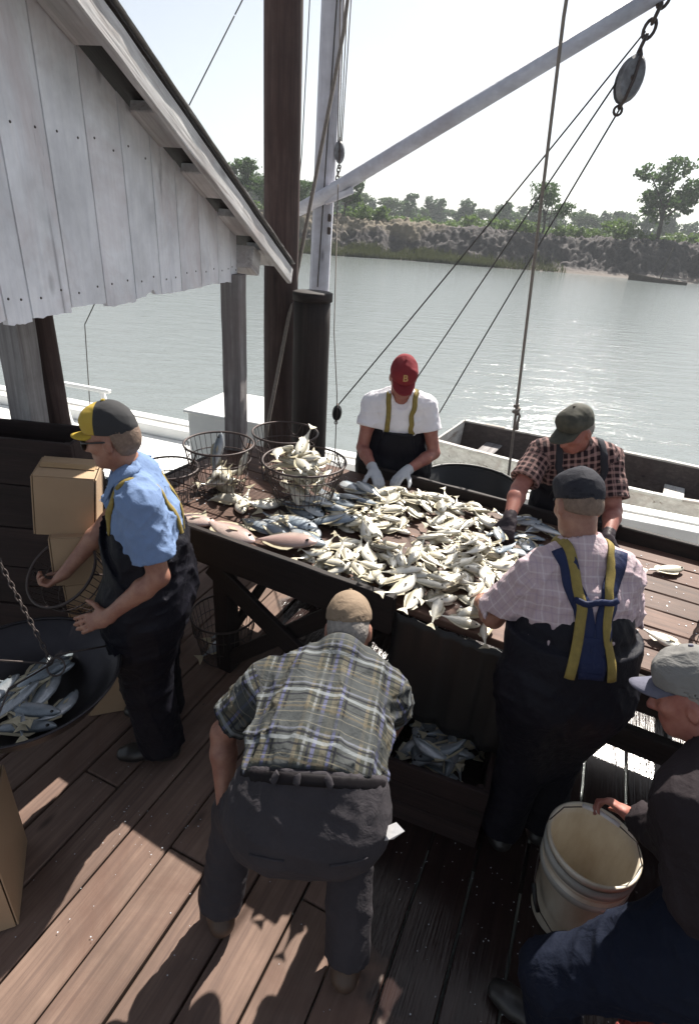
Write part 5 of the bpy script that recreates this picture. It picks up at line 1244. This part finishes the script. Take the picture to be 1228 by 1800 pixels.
class Heap:
    """drops fish on a height map so that they lie on the board and on each other"""
    def __init__(s, org, e1, e2, lu, lv, z, res=.012):
        s.o, s.e1, s.e2, s.z, s.r = Vector(org), Vector(e1), Vector(e2), z, res; s.h = np.zeros((int(lu/res)+1, int(lv/res)+1)); s.yaw0 = math.atan2(e1.y, e1.x)
    def drop(s, kind, u, v, ang, label, group=None, sc=1., var=None, sink=.66, maxp=.2, roll=None):
        k = FR.randrange(5) if var is None else var; me, ps, L, D, T = FK[kind][k]; L, D, T = L*sc, D*sc, T*sc
        ca, sa = math.cos(ang), math.sin(ang); S = []
        for i in np.linspace(-.5, .5, 13):
            for j in (-.35, 0, .35):
                uu = u+i*L*ca-j*D*sa; vv = v+i*L*sa+j*D*ca; a, b = int(round(uu/s.r)), int(round(vv/s.r))
                if 0 <= a < s.h.shape[0] and 0 <= b < s.h.shape[1]: S.append((i*L, a, b, s.h[a, b]))
        if not S: return
        S = np.array(S); hd = S[S[:, 0] > L*.12][:, 3]; tl = S[S[:, 0] < -L*.12][:, 3]
        h1 = np.percentile(hd, 75) if len(hd) else 0; h2 = np.percentile(tl, 75) if len(tl) else 0
        p = max(-maxp, min(maxp, math.atan2(h1-h2, L*.6))); zc = (h1+h2)/2; zc = max(zc, np.percentile(S[:, 3]-S[:, 0]*math.tan(p), 80)*.9)
        rl = FR.gauss(0, .2) if roll is None else roll
        for x, a, b, h0 in S:
            a, b = int(a), int(b); w_ = 1-(2*x/L)**2*.75; nh = zc+x*math.tan(p)+T*sink*w_
            s.h[a, b] = max(s.h[a, b], nh); 
            if a+1 < s.h.shape[0]: s.h[a+1, b] = max(s.h[a+1, b], nh*.98)
            if b+1 < s.h.shape[1]: s.h[a, b+1] = max(s.h[a, b+1], nh*.98)
        P = s.o+s.e1*u+s.e2*v+Vector((0, 0, s.z+zc+T*.46))
        return fish(kind, P, s.yaw0+ang, label, group, p, rl, sc, k)
def inside(p, poly):
    c = False; j = len(poly)-1
    for i in range(len(poly)):
        if (poly[i][1] > p[1]) != (poly[j][1] > p[1]) and p[0] < (poly[j][0]-poly[i][0])*(p[1]-poly[i][1])/(poly[j][1]-poly[i][1])+poly[i][0]: c = not c
        j = i
    return c
HP = Heap(TPT(-.5, -.06, 0), E1, E2, 2.6, 1.4, TZ+.001)
poly = [(.72, .06), (.78, .30), (.70, .52), (.72, .78), (.84, 1.05), (1.30, 1.16), (1.46, 1.0), (1.40, .85), (1.56, .70), (1.72, .62), (1.80, .3), (1.74, .12), (1.5, .06), (1.30, .05), (1.0, .04)]
holes = [(.80, .40, .10), (1.08, .52, .10), (1.14, .68, .09), (1.47, .86, .10), (1.72, .14, .09)]
cnt = 0; tries = 0
while cnt < 215 and tries < 9000:
    tries += 1; u = FR.uniform(.68, 1.82); v = FR.uniform(.0, 1.18)
    if not inside((u, v), poly): continue
    if any((u-a)**2+(v-b)**2 < r_*r_ and FR.random() < .93 for a, b, r_ in holes): continue
    dens = 1 if (u > 1.0 and v < .5) or v > .75 else .75
    if FR.random() > dens: continue
    hh = HP.h[int((u+.5)/HP.r), int((v+.06)/HP.r)]
    if hh > .036: continue
    HP.drop('pale', u+.5, v+.06, FR.choice((FR.gauss(.6, .6), FR.gauss(-.9, .6), FR.gauss(2.4, .7), FR.uniform(0, 6.28))), 'pale silvery fish in the sunlit heap spread over the sorting table', 'pale fish heaped on the sorting table', FR.choice((FR.uniform(.55, .75), FR.uniform(.7, .98)))); cnt += 1
for i in range(4):      # tails hanging over the open front edge
    HP.drop('pale', 1.36+.5+i*.11, .05+FR.uniform(0, .05), 1.5+FR.gauss(0, .5), 'pale silvery fish in the sunlit heap spread over the sorting table', 'pale fish heaped on the sorting table', FR.uniform(.7, .9))
for i in range(26):
    u = FR.uniform(.40, .78); v = FR.uniform(.30, .92)
    if (u-.62)**2*1.6+(v-.62)**2 > .09 or (u < .5 and v > .62): continue
    HP.drop('blue', u+.5, v+.06, FR.gauss(-.1, .35)+math.pi*FR.randrange(2), 'blue grey fish lying between the full basket and the pale heap', 'blue grey fish beside the full basket', FR.uniform(.85, 1.15), roll=FR.gauss(0, .1))
for i, (u, v) in enumerate([(.36, .22), (.44, .26), (.52, .20), (.47, .33), (.60, .24), (.68, .20), (.56, .30)]):
    HP.drop('blue', u+.5, v+.06, FR.gauss(-.15, .2), 'blue grey fish in the row along the near edge left of the heap', 'blue grey fish in the near row', FR.uniform(1., 1.25), roll=0)
for i in range(18):  # fish in shade by the gloves: the shade is coloured in with blue grey skin
    u = FR.uniform(1.5, 1.86); v = FR.uniform(.66, 1.14)
    HP.drop('blue', u+.5, v+.06, FR.uniform(0, 6.28), 'fish tinted bluish for shade under the black gloves of the man in the checked shirt', 'shade tinted fish by the black gloves', FR.uniform(.72, .95))
for (u, v, an, lb) in [(.30, .07, -.12, 'large pink fish lying along the near left edge of the table'), (.62, .11, .1, 'large pink fish right of another one on the near table edge'), (.05, .06, .3, 'pale pink fish half hidden behind the elbow of the man in blue')]:
    HP.drop('pink', u+.5, v+.06, an, lb, None, 1.0 if u > .1 else .8, 0, roll=.1)
for (u, v, an, lb) in [(.04, .36, .35, 'pale fish left of two bent fish in front of the wire baskets'), (.16, .38, -1.1, 'bent pale fish with raised tail in front of the wire baskets'), (.27, .42, .9, 'pale fish leaning against the left side of the full basket')]:
    HP.drop('pale', u+.5, v+.06, an, lb, None, 1.2, 3, roll=.2)
for (u, v, an, lb) in [(2.36, .36, -.35, 'pale fish lying alone on the right plank table'), (2.36, 1.02, .6, 'pale fish near the back of the right plank table beside the basket'), (2.12, .62, .2, 'small pale fish by the elbow of the man in pink')]:
    p = TPT(u, v, TZ+.024); fish('pale', p, math.atan2(E1.y, E1.x)+an, lb, None, 0, .08, .95, 2)
# a few broad scraps of wet slime, water and scales on the boards
def specks(name, pts, z, r0, r1, mat, label):
    vs = []; fs = []
    for (x, y) in pts:
        r_ = random.uniform(r0, r1); k = len(vs); a0 = random.random()*6
        vs += [(x+r_*math.cos(a0+q*1.2566)*random.uniform(.6, 1.2), y+r_*math.sin(a0+q*1.2566)*random.uniform(.6, 1.2), z+random.uniform(0, .0012)) for q in range(5)]; fs.append(tuple(range(k, k+5)))
    return tag(link(name, fast_mesh(name, vs, fs), mat), label, 'fish scales', kind='stuff')
MAT['scale'] = plain('fish scale', (.55, .58, .62), (.4, .42, .46), 20, .25, 0)
g = random.Random(3)
specks('fish_scales', [(g.gauss(-.85, .22), g.gauss(1.65, .25)) for _ in range(80)]+[(g.gauss(.62, .3), g.gauss(1.25, .25)) for _ in range(90)]+[(g.uniform(-1.3, 1.2), g.uniform(.8, 1.9)) for _ in range(70)], .0035, .0012, .0034, MAT['scale'], 'scattered silvery fish scales on the deck boards')
sp = []
for _ in range(500):
    u, v = g.uniform(-.3, 2.9), g.uniform(.02, 1.15); q = TPT(u, v); sp.append((q.x, q.y))
specks('table_scales', sp, TZ+.002, .0015, .006, MAT['scale'], 'scattered scales and slime specks on the table boards')

# ================================================================ wire baskets
def wire_basket(name, loc, rt, rb, h, label, rot_=(0, 0, 0), nw=34, hoops=(.36, .7), handle=True):
    o = proto(name, label, 'basket', 'wire fish baskets'); o.location = loc; o.rotation_euler = rot_
    R_ = lambda q: rb+(rt-rb)*q
    tube('rim', ring_pts((0, 0, h), rt, 44), .0065, MAT['wire'], o, 8, True)
    for q in hoops: tube('hoop', ring_pts((0, 0, h*q), R_(q)+.002, 40), .0032, MAT['wire'], o, 6, True)
    tube('base_ring', ring_pts((0, 0, .004), rb, 36), .0045, MAT['wire'], o, 6, True)
    v, f = tube_geo([(rb*.05, 0, .004), (rb, 0, .003), (R_(.5), 0, h*.5), (rt, 0, h)], .0019, 5); me = fast_mesh('wire', v, f); me.materials.append(MAT['wire'])
    for i in range(nw):
        c = bpy.data.objects.new('wire', me); COL.objects.link(c); c.parent = o; c.rotation_euler = (0, 0, 2*math.pi*i/nw)
    if handle:
        for s in (0, math.pi):
            pts = [(rt*math.cos(a+s+.5)*1.01, rt*math.sin(a+s+.5)*1.01, h-.085*math.sin((a+.25)/.5*math.pi)) for a in np.linspace(-.25, .25, 10)]
            tube('handle', pts, .0045, MAT['wire'], o, 6)
    return o
def basket_fill(loc, rt, rb, h, n, kind, z0, label, group, tilt=1., sc=(.8, 1.1), over=.06):
    for i in range(n):
        q = i/max(1, n-1); a = FR.uniform(0, 6.28); zz = z0+(h-z0+over)*q; rr_ = (rb+(rt-rb)*min(1, zz/h))*(.62 if zz > h*.7 else .5)*FR.random()**.5
        fish(kind if isinstance(kind, str) else FR.choice(kind), (loc[0]+rr_*math.cos(a), loc[1]+rr_*math.sin(a), loc[2]+zz), FR.uniform(0, 6.28), label, group, FR.gauss(0, .22)*tilt, FR.gauss(0, .5), FR.uniform(*sc))
FB = (-.275, 2.93, TZ+.006)
wire_basket('wire_basket', FB, .235, .145, .285, 'rusty wire basket piled to overflowing with fish on the table', nw=44, hoops=(.3, .55, .8)); basket_fill(FB, .235, .145, .285, 32, 'pale', .06, 'fish piled in the overflowing wire basket on the table', 'fish in the overflowing basket', over=.055, sc=(.75, 1.))
B2 = (-.79, 3.06, TZ+.006)
wire_basket('wire_basket', B2, .20, .135, .30, 'wire basket with a few upright fish left of the overflowing one', (0, 0, .4)); basket_fill(B2, .20, .135, .30, 9, 'pale', .03, 'pale fish at the bottom of the half empty basket on the left', 'fish in the half empty basket', over=-.17)
fish('dark', (-.83, 3.16, TZ+.2), 1.2, 'dark fish standing tail up in the half empty basket', None, 1.15, .2, .95, 0)
fish('pale', (-.65, 3.02, TZ+.19), .4, 'pale fish standing upright at the right side of the half empty basket', None, 1.2, .2, .9, 0)
B3 = (-.44, 3.34, TZ+.006)
wire_basket('wire_basket', B3, .205, .14, .30, 'empty wire basket at the back in front of the tall piling', (0, 0, .9))
B4 = (-1.06, 2.94, TZ-.10)
wire_basket('wire_basket', B4, .17, .125, .28, 'wire basket behind the shoulder of the man in blue', (0, 0, .2))
stand = thing('low_stand', (-1.1, 2.98, 0), 'dark low wooden stand behind the man in blue', 'stand')
beam('top', (-1.42, 3.1, TZ-.13), (-.95, 2.88, TZ-.13), .45, .045, MAT['dark_wood'], stand)
for x, y in ((-1.36, 2.92), (-1.32, 3.2), (-1.03, 2.78)): beam('leg', (x, y, 0), (x, y, TZ-.155), .06, .06, MAT['dark_wood'], stand, up=(0, 1, 0))
wire_basket('wire_basket', (-.70, 2.66, .008), .19, .14, .30, 'wire basket standing on the deck under the left end of the table', (0, 0, .3))
fish('blue', (-.72, 2.62, .10), .7, 'large bluish fish seen through the wires of the basket under the table', None, .25, .2, 1.05, 0); fish('blue', (-.69, 2.67, .19), .9, 'second bluish fish higher in the basket under the table', None, .3, .2, 1.0, 1)
wire_basket('wire_basket', (-1.17, 2.17, .76), .165, .12, .27, 'wire basket tipped on its side in the right hand of the man in blue', (math.radians(38), 0, math.radians(-25)))
B7 = TPT(2.66, .70, TZ+.006)
wire_basket('wire_basket', B7, .20, .14, .28, 'wire basket of fish on the right plank table at the picture edge', (0, 0, .4)); basket_fill(B7, .2, .14, .28, 14, 'pale', .1, 'fish in the wire basket at the right edge of the picture', 'fish in the right edge basket', over=-.01)

# ================================================================ fish box, scale pan, bucket, crates, cartons
def open_box(name, c, sx, sy, h, rz, mat, label, cat, th=.022, slats=2, slot=False):
    t = thing(name, c, label, cat); Rz = Matrix.Rotation(rz, 3, 'Z'); c = Vector(c)
    for s in (-1, 1):
        for k in range(slats):
            z = h*(k+.5)/slats; hh = h/slats-.006
            beam('side_slat', c+Rz @ Vector((-sx/2, s*(sy/2-th/2), z)), c+Rz @ Vector((sx/2, s*(sy/2-th/2), z)), th, hh, mat, t, bev=.003)
            beam('end_slat', c+Rz @ Vector((s*(sx/2-th/2), -sy/2+th+.001, z)), c+Rz @ Vector((s*(sx/2-th/2), sy/2-th-.001, z)), th, hh, mat, t, bev=.003)
        for q in (-1, 1): beam('corner_post', c+Rz @ Vector((s*(sx/2-th-.016), q*(sy/2-th-.016), .012)), c+Rz @ Vector((s*(sx/2-th-.016), q*(sy/2-th-.016), h-.01)), .03, .03, mat, t, up=(0, 1, 0))
    beam('bottom', c+Rz @ Vector((-sx/2+th, 0, .012)), c+Rz @ Vector((sx/2-th, 0, .012)), sy-2*th-.002, .02, mat, t)
    return t
BX = Vector((.50, 1.84, 0)); bz_ = math.radians(-19)
open_box('fish_box', BX, .50, .47, .36, bz_, MAT['crate'], 'dark wooden fish box on the deck by the bent man', 'box', slats=3)
be1 = Vector((math.cos(bz_), math.sin(bz_), 0)); be2 = Vector((-math.sin(bz_), math.cos(bz_), 0))
HB = Heap(BX-be1*.22-be2*.205, be1, be2, .44, .41, .20)
for i in range(17): HB.drop('dark', FR.uniform(.11, .33), FR.uniform(.09, .32), FR.uniform(0, 6.28), 'dark silvery fish in the wooden fish box on the deck', 'fish in the wooden box', FR.uniform(.8, 1.05), maxp=.45, sink=.5)
# hanging scale pan
PC = Vector((-1.215, 1.60, .60)); pan = thing('scale_pan', PC, 'dark metal hanging scale pan full of fish at the left edge', 'scale pan')
lathe('bowl', [(0, 0), (.12, .004), (.22, .03), (.30, .09), (.345, .16), (.353, .165), (.352, .172), (.34, .168), (.295, .10), (.215, .042), (.12, .014), (0, .01)], MAT['pan'], pan, 48, PC)
tube('lip', ring_pts(PC, .352, 60, .172), .006, MAT['pan'], pan, 6, True)
HPn = Heap(Vector((PC.x-.3, PC.y-.3, 0)), Vector((1, 0, 0)), Vector((0, 1, 0)), .6, .6, PC.z+.05)
for i in range(15):
    a = FR.uniform(0, 6.28); r_ = .17*FR.random()**.5; HPn.drop('dark', .3+r_*math.cos(a), .3+r_*math.sin(a), FR.gauss(1.2, .7), 'dark silvery fish lying in the hanging scale pan', 'fish in the scale pan', FR.uniform(.8, 1.0), maxp=.4, sink=.5)
sc_ = thing('scale_chain', (-1.45, 1.86, 1.35), 'thin chain holding the scale pan at the left edge', 'chain')
chain(sc_, (-1.13, 1.655, .80), (-1.45, 1.86, 1.38), 26, .008, .0026, MAT['iron'])
tube('ring', [(-1.105+.035*math.cos(q), 1.64+.02*math.sin(q), .785+.028*math.sin(q)) for q in np.linspace(0, 6.28, 18, endpoint=False)], .004, MAT['iron'], sc_, 6, True)
tube('hook', [(-1.45, 1.86, 1.38), (-1.45, 1.86, 1.5), (-1.45, 1.86, 2.6)], .006, MAT['iron'], sc_, 6)
for dx, dy in ((-.33, .06), (.06, -.33), (.28, .21)): tube('arm', [PC+Vector((dx, dy, .172)), PC+Vector((dx*.35, dy*.35, .215)), (-1.125, 1.65, .79)], .004, MAT['iron'], sc_, 6)
# bucket
BC = Vector((.985, 1.305, 0)); bk_ = thing('bucket', BC, 'stained white plastic bucket, doubled inside another, by the crouching man', 'bucket')
lathe('outer_bucket', [(0, .003), (.128, .003), (.132, .01), (.150, .31), (.158, .312), (.158, .335), (.151, .337), (.151, .355), (.158, .357), (.157, .372), (.150, .373)], MAT['bucket'], bk_, 48, BC)
lathe('inner_bucket', [(.148, .374), (.153, .43), (.163, .432), (.165, .452), (.160, .456), (.152, .452), (.148, .40), (.131, .075), (.12, .07), (0, .07)], MAT['bucket'], bk_, 48, BC)
lathe('band', [(.153, .30), (.1615, .302), (.1625, .330), (.153, .333)], MAT['bucket_band'], bk_, 48, BC)
lathe('band', [(.152, .375), (.164, .378), (.166, .408), (.154, .412)], MAT['bucket_band'], bk_, 48, BC)
tube('bail', [BC+Vector(q) for q in ((-.165, .03, .318), (-.178, -.02, .24), (-.165, -.08, .16), (-.12, -.135, .12), (-.04, -.165, .11), (.06, -.16, .14), (.13, -.11, .2), (.163, -.03, .318))], .0024, MAT['iron'], bk_, 6)
tube('bail_grip', [BC+Vector(q) for q in ((-.181, -.03, .225), (-.174, -.065, .18), (-.163, -.088, .152))], .0095, MAT['black'], bk_, 8)
tube('bail', [BC+Vector(q) for q in ((-.15, .075, .44), (-.10, .085, .52), (-.03, .05, .58), (.03, -.02, .60), (.10, -.06, .56), (.15, -.075, .44))], .0024, MAT['iron'], bk_, 6)
tube('bail_grip', [BC+Vector(q) for q in ((-.05, .06, .57), (-.01, .02, .595), (.04, -.03, .60))], .008, MAT['paper'], bk_, 8)
# dark crates stacked on the left
for i, (dx, dy, lb) in enumerate(((0, 0, 'dark wooden crate at the bottom of the stack at the left edge'), (.01, .005, 'dark wooden crate in the middle of the stack at the left edge'), (-.005, 0, 'topmost dark wooden crate in the stack at the left edge'))):
    c = open_box('crate', (-1.62+dx, 2.51+dy, i*.48), .68, .26, .475, math.radians(-3), MAT['crate'], lb, 'crate', slats=2)
def carton(name, c, sx, sy, sz, rotm, label, flap=0.):
    t = thing(name, c, label, 'cardboard box'); c = Vector(c); Rm_ = rotm; th = .006
    for (ax, s) in ((0, -1), (0, 1), (1, -1), (1, 1), (2, -1)):
        d = [sx, sy, sz]; p = [0, 0, 0]; p[ax] = s*d[ax]/2; d[ax] = th
        if ax != 0: d[0] -= 2*th+.001
        if ax == 2: d[1] -= 2*th+.001
        bm = box_geo(*d, .0015); link('panel', bm_mesh('panel', bm), MAT['card'], t, c+Rm_ @ Vector(p), Rm_.to_euler())
    for s in (-1, 1):
        hinge = Vector((0, s*sy/2, sz/2)); L = sy*.48; an = flap*s if flap else 0.
        dv = Vector((0, -s*math.cos(an), abs(math.sin(an))*(1 if flap > 0 else -1))) if not flap else Vector((0, s*math.cos(flap), math.sin(flap)))
        bm = box_geo(sx-.012, L, .005, .001); yv = dv.normalized(); xv = Vector((1, 0, 0)); zv = xv.cross(yv); Fm = Matrix((xv, yv, zv)).transposed()
        link('flap', bm_mesh('flap', bm), MAT['card'], t, c+Rm_ @ (hinge+yv*L/2+Vector((0, 0, .003))), (Rm_ @ Fm).to_euler())
    bm = box_geo(sx-.03, .05, .002, 0); link('tape', bm_mesh('tape', bm), MAT['tape'], t, c+Rm_ @ Vector((0, 0, sz/2+.010)), Rm_.to_euler()) if not flap else None
    return t
MAT['tape'] = plain('paper tape', (.40, .27, .15), (.36, .24, .13), 20, .4, .05, 50)
Rz = lambda d: Matrix.Rotation(math.radians(d), 3, 'Z')
carton('carton', (-1.22, 2.25, .42), .24, .24, .83, Rz(20), 'tall cardboard carton standing behind the man in blue')
carton('carton', (-1.235, 2.23, .965), .25, .23, .245, Rz(20) @ Matrix.Rotation(math.radians(3), 3, 'Y'), 'middle cardboard carton standing on the tall one')
carton('carton', (-1.275, 2.25, 1.225), .25, .22, .28, Rz(16) @ Matrix.Rotation(math.radians(7), 3, 'Y'), 'upper cardboard carton next to the chin of the man in blue')
carton('carton', (-1.34, 1.20, .24), .34, .34, .47, Rz(24), 'cardboard carton on the deck cut off by the lower left edge')
# ================================================================ summer haze over the river
HZ = box_geo(2200, 1000, 36.5, 0); hz = link('haze', bm_mesh('haze', HZ), None, None, (150, 485, 15.2)); tag(hz, kind='stuff')
hm_ = bpy.data.materials.new('river haze'); hm_.use_nodes = True; ht = hm_.node_tree; ht.nodes.clear()
pv_ = ht.nodes.new('ShaderNodeVolumePrincipled'); pv_.inputs['Color'].default_value = (.86, .92, .96, 1); pv_.inputs['Density'].default_value = .0006; pv_.inputs['Anisotropy'].default_value = .2
oo = ht.nodes.new('ShaderNodeOutputMaterial'); ht.links.new(pv_.outputs[0], oo.inputs['Volume']); hz.data.materials.append(hm_)
for o in scene.objects:
    if o.get('_w') is not None: del o['_w']
